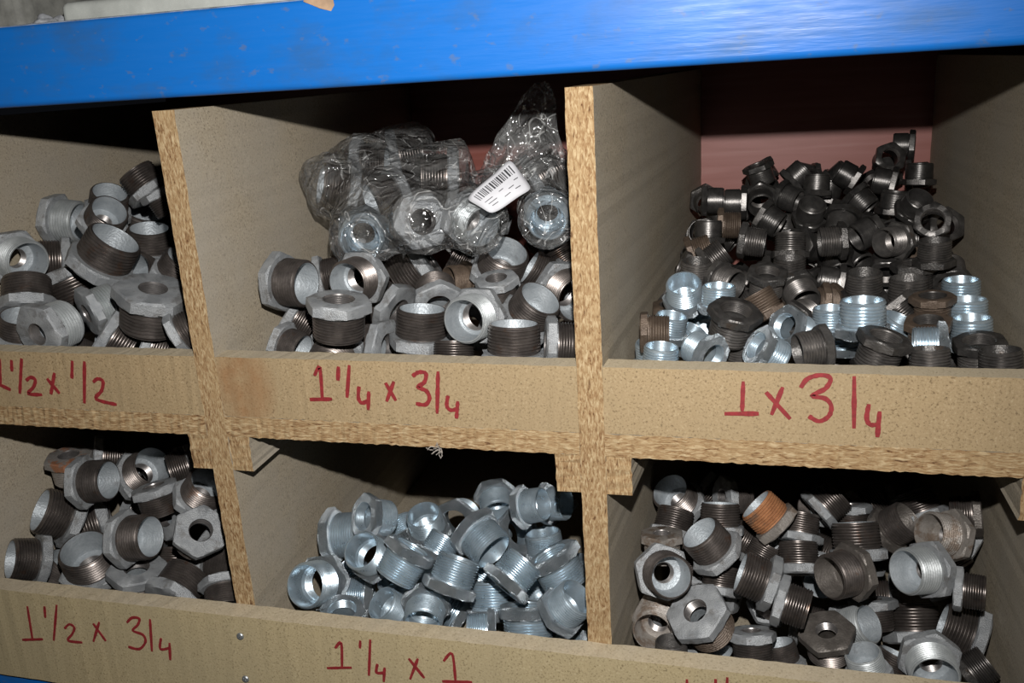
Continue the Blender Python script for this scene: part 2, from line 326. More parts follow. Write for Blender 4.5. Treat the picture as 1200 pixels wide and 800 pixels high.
def ink(parent, lines, y, w):
    bm = bmesh.new()
    for li, ln in enumerate(lines):
        pts = [Vector((a, 0, b)) for a, b in ln]
        if len(pts) > 2:                                  # round the hand-drawn corners
            fine = []
            for k in range(len(pts) - 1):
                p0, p1, p2, p3 = pts[max(k - 1, 0)], pts[k], pts[k + 1], pts[min(k + 2, len(pts) - 1)]
                for s in range(5):
                    t = s / 5
                    fine.append(0.5 * (2 * p1 + (p2 - p0) * t + (2 * p0 - 5 * p1 + 4 * p2 - p3) * t * t + (3 * p1 - p0 - 3 * p2 + p3) * t ** 3))
            pts = fine + [pts[-1]]
        else:
            pts = [pts[0].lerp(pts[1], k / 6) for k in range(7)]
        L, Rr = [], []
        for k, p in enumerate(pts):
            d = (pts[min(k + 1, len(pts) - 1)] - pts[max(k - 1, 0)]).normalized()
            n = Vector((-d.z, 0, d.x)) * (w * 0.5 * (rng.uniform(0.82, 1.12)) * (0.75 if k in (0, len(pts) - 1) else 1))
            yy = y - 0.0006 - 0.00025 * li
            L.append(bm.verts.new((p.x + n.x, yy, p.z + n.z))); Rr.append(bm.verts.new((p.x - n.x, yy, p.z - n.z)))
        for k in range(len(pts) - 1):
            bm.faces.new((L[k], Rr[k], Rr[k + 1], L[k + 1]))
    bmesh.ops.recalc_face_normals(bm, faces=bm.faces)
    ex = bmesh.ops.extrude_face_region(bm, geom=bm.faces[:])
    for v in ex['geom']:
        if isinstance(v, bmesh.types.BMVert): v.co.y += 0.0005
    bmesh.ops.recalc_face_normals(bm, faces=bm.faces)
    o = from_bm('marker_character', bm, 'marker', parent)
    o.matrix_parent_inverse = parent.matrix_world.inverted() if False else Matrix.Identity(4)
    return o
bpy.context.view_layer.update()
for i in range(3):
    for g in STROKES[str(i)]:
        ink(rails[i], g, 0.0003, 0.0034)
for g in STROKES['3']: ink(low, g, -0.0195, 0.0027)

def screw(x, z, rot):
    bm = bmesh.new()
    prof = [(0.0, -0.0012), (0.0012, -0.0014), (0.0030, -0.0010), (0.0036, -0.0002), (0.0036, 0.0006)]
    n = 20; rings = []
    for r, y in prof[1:]: rings.append([bm.verts.new((r * math.cos(2 * math.pi * k / n), y, r * math.sin(2 * math.pi * k / n))) for k in range(n)])
    c = bm.verts.new((0, prof[0][1], 0))
    for k in range(n):
        bm.faces.new((c, rings[0][k], rings[0][(k + 1) % n]))
        for a in range(len(rings) - 1): bm.faces.new((rings[a][k], rings[a + 1][k], rings[a + 1][(k + 1) % n], rings[a][(k + 1) % n]))
    for ang in (0, math.pi / 2):                           # cross recess, as a dark-lined groove standing in the head
        q = bmesh.ops.create_cube(bm, size=1.0)
        for v in q['verts']:
            p = Vector((v.co.x * 0.0042, v.co.y * 0.0004 - 0.00125, v.co.z * 0.0007)); v.co = Matrix.Rotation(ang + rot, 3, 'Y') @ p
    bmesh.ops.recalc_face_normals(bm, faces=bm.faces)
    o = from_bm('screw', bm, 'screw', low); o.location = (x, -0.0200, z); return o
for x, z in [[-0.3222, -0.2642], [-0.3243, -0.3108]]: screw(x, z, rng.uniform(0, 1.5))

# ------------------------------------------------------------------ blue steel beams and the shelf above
def beam(name, z0, z1, yf, x0, x1, label, lip):
    root = empty(name, (0, yf, z0)); tag(root, label, 'shelf beam', kind='thing')
    r = 0.004; n = 6; th = 0.002
    def strip(prof, nm, mt):
        bm = bmesh.new(); rows = []
        nx = 40
        for k in range(nx + 1):
            x = x0 + (x1 - x0) * k / nx
            rows.append([bm.verts.new((x, y - 0.0, z)) for y, z in prof])
        for k in range(nx):
            for j in range(len(prof) - 1): bm.faces.new((rows[k][j], rows[k + 1][j], rows[k + 1][j + 1], rows[k][j + 1]))
        bmesh.ops.recalc_face_normals(bm, faces=bm.faces)
        o = from_bm(nm, bm, mt, root, 40)
        so = o.modifiers.new('thickness', 'SOLIDIFY'); so.thickness = th; so.offset = 0
        return o
    H = z1 - z0
    prof = [(0.022, 0.0)] + [(r - r * math.sin(t), r - r * math.cos(t)) for t in [math.pi / 2 * k / n for k in range(n + 1)]]
    prof += [(r - r * math.cos(t), H - r + r * math.sin(t)) for t in [math.pi / 2 * k / n for k in range(n)]]
    strip(prof, 'web', 'blue')
    if lip:
        strip([(r - r * math.cos(t) - 0.0004, H - r + r * math.sin(t) + 0.0003) for t in (1.0, 1.25, 1.5)] + [(0.012, H + 0.0004), (0.030, H + 0.0004), (0.030, H - 0.012)], 'top_flange', 'bare_lip_highlight')
    return root
ub = beam('steel_shelf_beam', 0.2156, 0.2772, 0.0, -1.0, 0.85, 'scuffed bright blue steel beam running above the bins', True)
lb = beam('steel_shelf_beam', -0.412, -0.3475, -0.012, -1.0, 0.85, 'blue steel beam just visible under the lowest rail', False)
bm = bmesh.new()
tp = [[-0.1909, 0.2761], [-0.1895, 0.2807], [-0.1673, 0.2789], [-0.1668, 0.2719], [-0.17, 0.2681], [-0.1779, 0.2704], [-0.1844, 0.2733]]
vs = [bm.verts.new((x, -0.0012 + 0.0006 * math.sin(k * 2.1), z - 0.2156)) for k, (x, z) in enumerate(tp)]
bm.faces.new(vs)
ex = bmesh.ops.extrude_face_region(bm, geom=bm.faces[:])
for v in ex['geom']:
    if isinstance(v, bmesh.types.BMVert): v.co.y -= 0.0004
bmesh.ops.recalc_face_normals(bm, faces=bm.faces)
from_bm('tape_scrap', bm, 'tape', ub)['label'] = 'torn scrap of old brown tape'

def rbox(name, parent, lo, hi, bev, mt, seg=3, jit=0.0):
    bm = bmesh.new(); bmesh.ops.create_cube(bm, size=1.0)
    for v in bm.verts: v.co = Vector([lo[i] + (hi[i] - lo[i]) * (v.co[i] + 0.5) for i in range(3)])
    bmesh.ops.bevel(bm, geom=bm.edges[:], offset=bev, segments=seg, affect='EDGES', profile=0.5)
    if jit:
        for v in bm.verts: v.co += Vector([rng.uniform(-jit, jit) for _ in range(3)])
    return from_bm(name, bm, mt, parent, 40)
deck = empty('steel_shelf_deck', (0, 0.03, 0.262)); tag(deck, 'dark steel shelf deck resting on the blue beam over the bins', 'shelf deck')
rbox('sheet', deck, (-0.98, 0.004, 0), (0.83, 0.54, 0.003), 0.0008, 'dark_steel')
for yy in (0.18, 0.36): rbox('stiffener', deck, (-0.98, yy, -0.018), (0.83, yy + 0.03, 0.0), 0.001, 'dark_steel')
tray = empty('steel_tray', (-0.3, 0.06, 0.2652)); tag(tray, 'pale grey shallow tray with rounded corner standing above the blue beam', 'tray')
rbox('body', tray, (-0.154, 0.001, 0.0), (0.28, 0.14, 0.012), 0.002, 'tray', 2)
rbox('lid', tray, (-0.155, 0.0, 0.012), (0.281, 0.141, 0.0335), 0.007, 'tray', 4)
cast = empty('iron_casting', (-0.6, 0.10, 0.2652)); tag(cast, 'grimy dark grey block at the corner above the blue beam', 'casting')
rbox('block', cast, (-0.12, -0.04, 0.0), (0.104, 0.06, 0.085), 0.006, 'concrete', 3, 0.0008)
rbox('flange', cast, (-0.13, -0.046, 0.0), (0.108, 0.066, 0.014), 0.003, 'concrete', 2, 0.0005)
bm = bmesh.new(); bmesh.ops.create_icosphere(bm, subdivisions=4, radius=1)
for v in bm.verts:
    p = v.co.copy(); n = noise.noise(p * 2.3) * 0.35 + noise.noise(p * 6) * 0.18
    v.co = Vector((p.x * 0.020, p.y * 0.016, p.z * 0.012)) * (1 + n)
rg = from_bm('crumpled_rag', bm, 'rag', None, 60); rg.location = (-0.476, 0.07, 0.2772)
tag(rg, 'small crumpled grey rag between the grimy block and the pale tray', 'rag')

def tube(bm, pts, r, n=6):
    rings = []
    for k, p in enumerate(pts):
        d = (pts[min(k + 1, len(pts) - 1)] - pts[max(k - 1, 0)]).normalized()
        u = d.orthogonal().normalized(); w = d.cross(u)
        rings.append([bm.verts.new(p + r * (math.cos(2 * math.pi * j / n) * u + math.sin(2 * math.pi * j / n) * w)) for j in range(n)])
    for k in range(len(rings) - 1):
        for j in range(n): bm.faces.new((rings[k][j], rings[k][(j + 1) % n], rings[k + 1][(j + 1) % n], rings[k + 1][j]))
lx, lz = [-0.1189, -0.0747]
bm = bmesh.new(); lr = random.Random(8)
for s in range(12):
    p = Vector((lx + lr.uniform(-.004, .004), -0.0012, lz + lr.uniform(-.001, .002))); d = Vector((lr.uniform(-1, 1), -0.15, lr.uniform(-.7, .5))).normalized(); pts = []
    for k in range(7):
        pts.append(p.copy()); d = (d + Vector((lr.uniform(-.6, .6), lr.uniform(-.25, .2), lr.uniform(-.6, .5)))).normalized(); p = p + d * 0.0012
    tube(bm, pts, 0.00035, 5)
lint = from_bm('lint_tuft', bm, 'lint'); lint['kind'] = 'stuff'; lint['label'] = 'grey tuft of lint caught under the shelf edge'; lint['category'] = 'lint'

# ------------------------------------------------------------------ pipe bushings
CT, AF = 0.24, 1.14
SHAPE = {  # bin: length / thread diameter, bore radius, cup radius, cup floor, ridges
    'a': (0.76, 0.215, 0.425, 0.24, 7), 'b': (0.78, 0.285, 0.43, 0.28, 8), 'c': (0.84, 0.36, 0.43, 0.30, 7),
    'd': (0.78, 0.255, 0.43, 0.24, 8), 'e': (0.82, 0.36, 0.435, 0.30, 9), 'f': (0.80, 0.225, 0.43, 0.26, 8), 'g': (0.78, 0.27, 0.42, 0.26, 8)}
NS = 36
def lathe(bm, prof, closed=False):
    rings = [[bm.verts.new((r * math.cos(2 * math.pi * k / NS), r * math.sin(2 * math.pi * k / NS), z)) for k in range(NS)] for r, z in prof]
    for a in range(len(rings) - 1):
        for k in range(NS): bm.faces.new((rings[a][k], rings[a][(k + 1) % NS], rings[a + 1][(k + 1) % NS], rings[a + 1][k]))
    return rings
def hexr(k, cap):
    a = (2 * math.pi * k / NS) % (math.pi / 3) - math.pi / 6
    return min(AF / 2 / math.cos(a), cap)
MESH = {}
def bush_meshes(bn, st):
    key = (bn, st)
    if key in MESH: return MESH[key]
    L, rb, rc, zc, nr = SHAPE[bn]; h = L / 2; res = []
    names = ('hex_collar', 'threaded_sleeve', 'cup', 'bore')
    for part, mk in zip(names, SETS[st]):
        bm = bmesh.new()
        if part == 'hex_collar':
            specs = [(rb + 0.02, 0.0, 0), (AF / 2 * 0.97, 0.0, 0), (AF / 2 * 1.12, 0.035, 1), (AF / 2 * 1.135, CT - 0.03, 1), (AF / 2 * 1.0, CT, 1), (0.46, CT, 0)]
            rings = []
            for r, z, hx in specs:
                rings.append([bm.verts.new(((hexr(k, r) if hx else r) * math.cos(2 * math.pi * k / NS), (hexr(k, r) if hx else r) * math.sin(2 * math.pi * k / NS), z - h)) for k in range(NS)])
            for a in range(len(rings) - 1):
                for k in range(NS): bm.faces.new((rings[a][k], rings[a][(k + 1) % NS], rings[a + 1][(k + 1) % NS], rings[a + 1][k]))
        elif part == 'threaded_sleeve':
            prof = [(0.465, CT - h - 0.005), (0.465, CT + 0.035 - h)]
            z0, z1 = CT + 0.035, L - 0.03
            for k in range(nr):
                za = z0 + (z1 - z0) * k / nr; p = (z1 - z0) / nr; tp = 0.500 - 0.012 * k / nr
                prof += [(tp - (0.004 if st == 's' else 0.034), za + 0.02 * p - h), (tp, za + 0.42 * p - h), (tp, za + 0.58 * p - h)]
            prof += [(0.462, z1 - h), (0.462, L - 0.008 - h), (0.452, L - h), (rc, L - h)]
            lathe(bm, prof)
        elif part == 'cup':
            lathe(bm, [(rc, L - h), (rc - 0.008, L - 0.02 - h), (rc - 0.03, zc + 0.09 - h), (rc - 0.055, zc + 0.03 - h), (min(rc - 0.065, rb + 0.05), zc - h), (rb + 0.012, zc - h)] if rb < 0.34 else
                  [(rc, L - h), (rc - 0.008, L - 0.02 - h), (rc - 0.022, zc + 0.07 - h), (rb + 0.012, zc - h)])
        else:
            prof = [(rb + 0.012, zc - h)]; q = 6
            for k in range(q):
                za = zc - (zc - 0.03) * k / q; p = (zc - 0.03) / q
                prof += [(rb - 0.008, za - 0.35 * p - h), (rb - 0.008, za - 0.55 * p - h), (rb + 0.012, za - 0.98 * p - h)]
            prof += [(rb + 0.02, 0.0 - h)]
            lathe(bm, prof)
        bmesh.ops.recalc_face_normals(bm, faces=bm.faces)
        # make the open shells face outward from the wall: away from the axis for collar and sleeve, towards it for cup and bore
        want = 1 if part in ('hex_collar', 'threaded_sleeve') else -1
        s = sum(f.normal.dot(Vector((f.calc_center_median().x, f.calc_center_median().y, 0))) * f.calc_area() for f in bm.faces)
        if s * want < 0: bmesh.ops.reverse_faces(bm, faces=bm.faces)
        me = bpy.data.meshes.new(part); bm.to_mesh(me); bm.free()
        me.polygons.foreach_set('use_smooth', [True] * len(me.polygons)); me.set_sharp_from_angle(angle=math.radians(28))
        me.materials.append(M[mk]); res.append((part, me))
    MESH[key] = res
    return res

KIND = {'g': 'galvanised_bushing', 'l': 'galvanised_bushing', 'z': 'zinc_bushing', 'k': 'iron_bushing', 's': 'iron_bushing', 'r': 'iron_bushing', 'o': 'rusty_bushing', 'b': 'iron_bushing', 'm': 'galvanised_bushing', 'q': 'rusty_bushing', 'p': 'galvanised_bushing'}
GROUP = {'a': 'bushings heaped in the upper left bin', 'b': 'bushings heaped in the upper middle bin', 'c': 'bushings heaped in the upper right bin',
         'd': 'bushings heaped in the lower left bin', 'e': 'bushings heaped in the lower middle bin', 'f': 'bushings heaped in the lower right bin', 'g': 'bushings packed in plastic bags'}
# bin, material set, x y z (0.1 mm), axis x y z (1/1000), roll (deg), diameter (0.01 mm) | label
DATA = '''f l 2724 391 -2597 27 -999 30 22 3906|pale grey bushing, mouth forward, sixth from left in front row of lower right bin
f l 2232 390 -2644 -278 -77 957 26 3027|pale grey bushing, mouth up, fourth from left in front row of lower right bin
f p 920 529 -2478 397 431 -810 25 4432|brown-threaded grey bushing, hex forward, second from left in second row of lower right bin
f b 1947 582 -2601 140 265 -954 19 3700|dull bronze-grey bushing, hex forward, third from left in second row of lower right bin
f k 3097 590 -2727 789 210 577 19 3018|black iron bushing, mouth rightward, sixth from left in second row of lower right bin
f g 2460 638 -2812 372 341 863 46 2951|dark-threaded grey bushing, mouth rightward, fifth from left in front row of lower right bin
f g 1332 562 -2708 98 -340 -935 11 3416|dark-threaded grey bushing, hex up, second from left in front row of lower right bin
f k 653 392 -2735 -48 95 994 52 2807|black iron bushing, mouth up, first from left in front row of lower right bin
f g 3066 1029 -2681 -946 192 260 34 4247|dark-threaded grey bushing, mouth leftward, fifth from left in second row of lower right bin
e z -663 500 -2693 89 -400 -912 40 4527|bright zinc bushing, hex up, fifth from left in front row of lower middle bin
f m 490 711 -2691 -106 -987 124 4 3993|stained grey bushing, mouth forward, first from left in second row of lower right bin
f g 1579 729 -2891 -268 250 930 26 3003|dark-threaded grey bushing, mouth up, third from left in front row of lower right bin
e z -2514 450 -2820 -170 156 -973 18 3528|bright zinc bushing, hex up, first from left in front row of lower middle bin
f g 2746 1384 -2863 -97 554 827 41 4432|dark-threaded grey bushing, mouth up, sixth from left in third row of lower right bin
e z -1097 428 -2764 -955 -286 80 53 3320|bright zinc bushing, mouth leftward, fourth from left in front row of lower middle bin
f l 2198 921 -2655 709 -377 596 34 3571|pale grey bushing, mouth rightward, fourth from left in second row of lower right bin
e z -1636 418 -2614 190 -965 -183 40 3776|bright zinc bushing, hex up, third from left in front row of lower middle bin
e z -400 761 -2965 -400 -69 914 0 3284|bright zinc bushing, mouth up, sixth from left in front row of lower middle bin
f g 1363 587 -2056 -947 32 321 53 3797|dark-threaded grey bushing, mouth leftward, second from left in fourth row of lower right bin
e z -1136 947 -2771 -101 454 885 39 4502|bright zinc bushing, mouth up, fifth from left in second row of lower middle bin
e z -2050 571 -2719 -410 -519 750 42 3511|bright zinc bushing, mouth leftward, second from left in front row of lower middle bin
e z -270 451 -2415 675 -49 736 52 3801|bright zinc bushing, mouth rightward, sixth from left in second row of lower middle bin
f g 1639 422 -2169 967 -164 -196 6 3405|dark-threaded grey bushing, mouth rightward, third from left in third row of lower right bin
e z -2850 615 -2553 -131 -898 421 14 4574|bright zinc bushing, mouth forward, first from left in second row of lower middle bin
f g 2385 1245 -2716 113 -393 -913 32 3339|dark-threaded grey bushing, hex up, fourth from left in third row of lower right bin
f l 2648 752 -1948 -797 -573 192 32 3908|pale grey bushing, mouth leftward, sixth from left in fifth row of lower right bin
d g -4375 518 -2687 124 901 416 1 4843|dark-threaded grey bushing, mouth rightward, fifth from left in front row of lower left bin
e z -2549 906 -2834 -942 -319 100 57 3701|bright zinc bushing, mouth leftward, second from left in second row of lower middle bin
d g -3816 467 -2671 400 -649 -648 57 3836|dark-threaded grey bushing, hex up, sixth from left in front row of lower left bin
e z -1604 1034 -2989 -866 3 500 15 3846|bright zinc bushing, mouth leftward, fourth from left in second row of lower middle bin
e z -1354 513 -2247 270 518 812 27 4149|bright zinc bushing, mouth up, third from left in third row of lower middle bin
e z -761 497 -2167 531 628 568 50 3849|bright zinc bushing, mouth rightward, fifth from left in third row of lower middle bin
f b 2049 679 -1995 -771 -633 72 1 3889|dull bronze-grey bushing, mouth leftward, fifth from left in fourth row of lower right bin
d g -4918 569 -2698 -210 105 -972 51 4709|dark-threaded grey bushing, hex up, fourth from left in front row of lower left bin
e z -1842 518 -2164 -451 -467 -761 50 4162|bright zinc bushing, hex up, second from left in third row of lower middle bin
e z -440 892 -2327 487 -105 -867 58 4423|bright zinc bushing, mouth rightward, sixth from left in fourth row of lower middle bin
f g 591 567 -2071 397 -849 349 35 3969|dark-threaded grey bushing, mouth forward, first from left in third row of lower right bin
e z -666 1016 -2729 -289 -259 921 12 3484|bright zinc bushing, mouth up, sixth from left in third row of lower middle bin
f g 953 819 -1898 -580 -156 799 38 3934|dark-threaded grey bushing, mouth leftward, second from left in fifth row of lower right bin
d g -5457 547 -2508 123 -352 928 13 5336|dark-threaded grey bushing, mouth up, third from left in front row of lower left bin
d g -4085 583 -2108 -592 453 -666 56 4295|dark-threaded grey bushing, hex forward, fifth from left in second row of lower left bin
e z -1198 952 -2111 782 -475 -404 59 4308|bright zinc bushing, mouth rightward, fifth from left in fourth row of lower middle bin
f g 3027 736 -2090 977 -210 28 15 2920|dark-threaded grey bushing, mouth rightward, sixth from left in fourth row of lower right bin
e z -2151 962 -2739 -230 -218 948 44 3363|bright zinc bushing, mouth up, third from left in second row of lower middle bin
d g -6220 511 -2536 -537 -750 385 18 4594|dark-threaded grey bushing, mouth leftward, first from left in front row of lower left bin
d g -4131 972 -2580 968 -35 -249 13 5249|dark-threaded grey bushing, mouth rightward, sixth from left in second row of lower left bin
f g 2541 1852 -2932 -989 53 -141 53 3763|dark-threaded grey bushing, mouth leftward, fifth from left in third row of lower right bin
e z -2250 637 -2189 -150 -686 712 45 3884|bright zinc bushing, mouth forward, second from left in fourth row of lower middle bin
d g -6207 848 -2889 589 328 739 25 4278|dark-threaded grey bushing, mouth rightward, second from left in front row of lower left bin
f g 1704 923 -2024 -76 573 816 15 3432|dark-threaded grey bushing, mouth up, fourth from left in fourth row of lower right bin
d g -4802 530 -2164 990 53 134 59 4715|dark-threaded grey bushing, mouth rightward, third from left in second row of lower left bin
e z -2758 1151 -2296 988 74 133 6 4574|bright zinc bushing, mouth rightward, first from left in fourth row of lower middle bin
d g -6191 1010 -2259 -535 -627 567 49 5298|dark-threaded grey bushing, mouth leftward, first from left in second row of lower left bin
e z -2792 1277 -2814 -647 138 749 14 3647|bright zinc bushing, mouth leftward, first from left in third row of lower middle bin
f g 1040 891 -2291 88 524 847 56 3209|dark-threaded grey bushing, mouth up, second from left in third row of lower right bin
e z -1362 1365 -2773 404 589 700 38 3690|bright zinc bushing, mouth rightward, fourth from left in third row of lower middle bin
f g 2192 1142 -1937 -114 455 883 17 4080|dark-threaded grey bushing, mouth up, fifth from left in fifth row of lower right bin
e z -667 1293 -2326 -154 127 980 13 3650|bright zinc bushing, mouth up, sixth from left in fifth row of lower middle bin
f m 2855 1070 -1774 -815 -475 331 40 3628|stained grey bushing, mouth leftward, sixth from left in sixth row of lower right bin
e z -1045 1445 -2299 -716 453 -532 40 3859|bright zinc bushing, hex forward, fourth from left in fifth row of lower middle bin
f o 1440 1086 -1717 -739 119 663 24 3648|orange-rusted bushing, mouth leftward, third from left in sixth row of lower right bin
d g -6214 1488 -2639 -744 -662 -94 16 5326|dark-threaded grey bushing, mouth leftward, second from left in second row of lower left bin
e z -1657 980 -2261 403 587 702 47 3412|bright zinc bushing, mouth rightward, fourth from left in fourth row of lower middle bin
f m 519 967 -2037 39 -165 -986 54 3263|stained grey bushing, hex up, first from left in fourth row of lower right bin
f g 1725 1254 -1902 105 540 835 8 3225|dark-threaded grey bushing, mouth up, fourth from left in fifth row of lower right bin
f b 2542 1409 -1901 688 -223 691 0 3514|dull bronze-grey bushing, mouth rightward, fifth from left in sixth row of lower right bin
e z -1887 1262 -2164 -29 -346 938 36 3685|bright zinc bushing, mouth up, second from left in fifth row of lower middle bin
f g 580 1383 -2029 174 600 781 56 3577|dark-threaded grey bushing, mouth up, first from left in fifth row of lower right bin
f g 1389 1069 -2120 429 450 783 28 3056|dark-threaded grey bushing, mouth rightward, third from left in fourth row of lower right bin
e z -1687 1658 -2306 4 978 -208 34 4014|bright zinc bushing, hex forward, third from left in fifth row of lower middle bin
e z -2327 1028 -1999 525 737 -426 2 3727|bright zinc bushing, mouth rightward, first from left in fifth row of lower middle bin
d g -4797 957 -1943 206 -80 -975 20 4047|dark-threaded grey bushing, hex up, fourth from left in third row of lower left bin
e z -2240 1483 -2400 -621 496 607 1 3512|bright zinc bushing, mouth up, third from left in fourth row of lower middle bin
d g -4843 1268 -2284 240 920 -310 22 4214|dark-threaded grey bushing, mouth rightward, fifth from left in third row of lower left bin
f b 3092 1383 -1727 -979 141 -149 49 3107|dull bronze-grey bushing, mouth leftward, sixth from left in rearmost row of lower right bin
d g -5594 983 -1796 988 128 83 4 4615|dark-threaded grey bushing, mouth rightward, second from left in third row of lower left bin
f g 1018 1314 -1904 -31 388 921 57 3653|dark-threaded grey bushing, mouth up, second from left in sixth row of lower right bin
d g -4813 1056 -2744 -81 502 861 35 3939|dark-threaded grey bushing, mouth up, fourth from left in second row of lower left bin
f g 576 1817 -1980 -375 -505 778 19 4097|dark-threaded grey bushing, mouth forward, first from left in sixth row of lower right bin
e z -722 1072 -1774 942 -166 290 2 3296|bright zinc bushing, mouth rightward, fifth from left in fifth row of lower middle bin
f g 1966 1501 -1772 724 343 599 47 3438|dark-threaded grey bushing, mouth rightward, third from left in rearmost row of lower right bin
e z -1263 1668 -2069 354 -849 -393 8 3478|bright zinc bushing, hex up, first from left in rearmost row of lower middle bin
f g 2197 1702 -1998 84 -303 -949 25 3014|dark-threaded grey bushing, hex up, fourth from left in sixth row of lower right bin
f g 1247 1514 -2226 -901 201 384 38 3406|dark-threaded grey bushing, mouth leftward, third from left in fifth row of lower right bin
f g 2780 1729 -1845 -399 462 792 19 3607|dark-threaded grey bushing, mouth up, fifth from left in rearmost row of lower right bin
e z -564 1362 -1887 951 -241 192 18 3285|bright zinc bushing, mouth rightward, second from left in rearmost row of lower middle bin
d g -5305 1446 -1880 822 -177 541 31 4916|dark-threaded grey bushing, mouth forward, third from left in third row of lower left bin
d g -4240 972 -1824 647 -63 760 45 4444|dark-threaded grey bushing, mouth rightward, sixth from left in third row of lower left bin
f b 2397 2057 -2022 826 167 538 26 3460|dull bronze-grey bushing, mouth rightward, fourth from left in rearmost row of lower right bin
f g 1126 1724 -1874 851 492 -185 56 3283|dark-threaded grey bushing, mouth rightward, second from left in rearmost row of lower right bin
f g 857 2189 -2105 804 -227 -550 17 3496|dark-threaded grey bushing, mouth rightward, first from left in rearmost row of lower right bin
d g -4773 1423 -1785 -750 -650 -124 27 3959|dark-threaded grey bushing, mouth leftward, second from left in rearmost row of lower left bin
d q -6051 1190 -1755 -51 62 -997 33 4130|rust-capped grey bushing, hex up, first from left in third row of lower left bin
d g -5841 1543 -1771 775 592 -220 48 4113|dark-threaded grey bushing, mouth rightward, first from left in rearmost row of lower left bin
c k 2204 424 34 -260 89 -961 49 3176|black iron bushing, hex up, eighth from left in front row of upper right bin
c z 921 426 5 -710 684 168 55 2800|bright zinc bushing, mouth leftward, fourth from left in front row of upper right bin
c z 1407 427 15 762 346 -548 19 2800|bright zinc bushing, mouth rightward, sixth from left in front row of upper right bin
c k 1726 398 59 -938 -336 -85 29 2800|black iron bushing, mouth leftward, seventh from left in front row of upper right bin
b g -629 513 8 36 99 994 6 4478|dark-threaded grey bushing, mouth up, fifth from left in front row of upper middle bin
b g -2200 507 214 -141 41 -989 22 4581|dark-threaded grey bushing, hex up, second from left in second row of upper middle bin
a g -4185 628 253 -337 87 -937 57 5609|dark-threaded grey bushing, hex up, fifth from left in second row of upper left bin
c k 3015 407 -49 -83 68 994 35 2944|black iron bushing, mouth up, eleventh from left in front row of upper right bin
c k 2546 409 -49 -53 149 987 12 2865|black iron bushing, mouth up, ninth from left in front row of upper right bin
c k 2943 738 -78 107 115 -988 57 3094|black iron bushing, hex up, tenth from left in front row of upper right bin
b g -207 496 15 955 278 -103 0 3814|dark-threaded grey bushing, mouth rightward, sixth from left in front row of upper middle bin
c z 2585 696 12 -997 66 -41 48 2800|bright zinc bushing, mouth leftward, tenth from left in second row of upper right bin
b l -1024 662 191 -178 -980 94 1 4132|pale grey bushing, mouth forward, fifth from left in second row of upper middle bin
c z 594 394 -63 95 -21 995 40 2821|bright zinc bushing, mouth up, second from left in front row of upper right bin
b g -2373 630 -200 70 -960 -270 16 4247|dark-threaded grey bushing, mouth forward, second from left in front row of upper middle bin
c r 520 652 90 993 114 -17 51 2800|brown iron bushing, mouth rightward, first from left in second row of upper right bin
b g -1214 637 -158 -23 309 951 18 3578|dark-threaded grey bushing, mouth up, fourth from left in front row of upper middle bin
c z 490 810 -158 -51 -131 990 11 2994|bright zinc bushing, mouth up, first from left in front row of upper right bin
b g -2679 462 -41 960 -120 -252 0 3242|dark-threaded grey bushing, mouth rightward, first from left in front row of upper middle bin
c k 1131 648 165 -229 241 -943 29 3397|black iron bushing, hex up, fourth from left in second row of upper right bin
c z 1598 710 112 631 657 -412 18 2800|bright zinc bushing, hex forward, sixth from left in second row of upper right bin
b g -2141 1036 -210 -982 183 -48 6 4263|dark-threaded grey bushing, mouth leftward, third from left in front row of upper middle bin
b g -1587 877 25 111 51 993 34 4665|dark-threaded grey bushing, mouth up, fourth from left in second row of upper middle bin
c k 1223 774 -114 -14 -38 999 49 2800|black iron bushing, mouth up, fifth from left in front row of upper right bin
c z 2109 785 191 -35 30 999 52 3468|bright zinc bushing, mouth up, eighth from left in third row of upper right bin
a g -4631 619 -67 682 379 -626 40 4222|dark-threaded grey bushing, mouth rightward, fourth from left in front row of upper left bin
a l -5189 447 98 157 985 76 4 4688|pale grey bushing, mouth rightward, second from left in front row of upper left bin
c r 2621 1013 2 82 141 -987 16 2943|brown iron bushing, hex up, ninth from left in second row of upper right bin
c z 2945 1073 -3 -67 32 997 11 3077|bright zinc bushing, mouth up, eleventh from left in second row of upper right bin
a g -4298 739 -172 758 440 -481 27 3748|dark-threaded grey bushing, mouth rightward, fifth from left in front row of upper left bin
a g -3726 475 88 789 478 385 8 3547|dark-threaded grey bushing, mouth rightward, sixth from left in front row of upper left bin
a g -5662 542 50 334 -100 937 25 4052|dark-threaded grey bushing, mouth up, first from left in front row of upper left bin
c z 598 1092 -1 182 -52 982 54 2800|bright zinc bushing, mouth up, second from left in second row of upper right bin
c z 729 1335 -179 480 -51 876 22 2800|bright zinc bushing, mouth rightward, third from left in front row of upper right bin
c z 1889 1025 91 -30 16 999 22 2800|bright zinc bushing, mouth up, seventh from left in third row of upper right bin
c k 1529 1009 -50 24 55 -998 3 2800|black iron bushing, hex up, fifth from left in second row of upper right bin
b g -579 956 176 590 -247 768 23 4216|dark-threaded grey bushing, mouth rightward, sixth from left in second row of upper middle bin
c z 2009 1243 -139 -32 123 992 45 2800|bright zinc bushing, mouth up, seventh from left in second row of upper right bin
c z 2968 1397 60 -54 46 997 38 3119|bright zinc bushing, mouth up, eleventh from left in third row of upper right bin
c z 703 1318 243 -6 -516 857 55 3111|bright zinc bushing, mouth up, first from left in fourth row of upper right bin
c r 2687 1294 130 59 47 -997 37 2800|brown iron bushing, hex up, tenth from left in third row of upper right bin
c k 1667 1241 61 581 805 116 26 2800|black iron bushing, hex forward, fourth from left in third row of upper right bin
c z 843 1619 -119 -231 -434 871 43 2800|bright zinc bushing, mouth up, third from left in second row of upper right bin
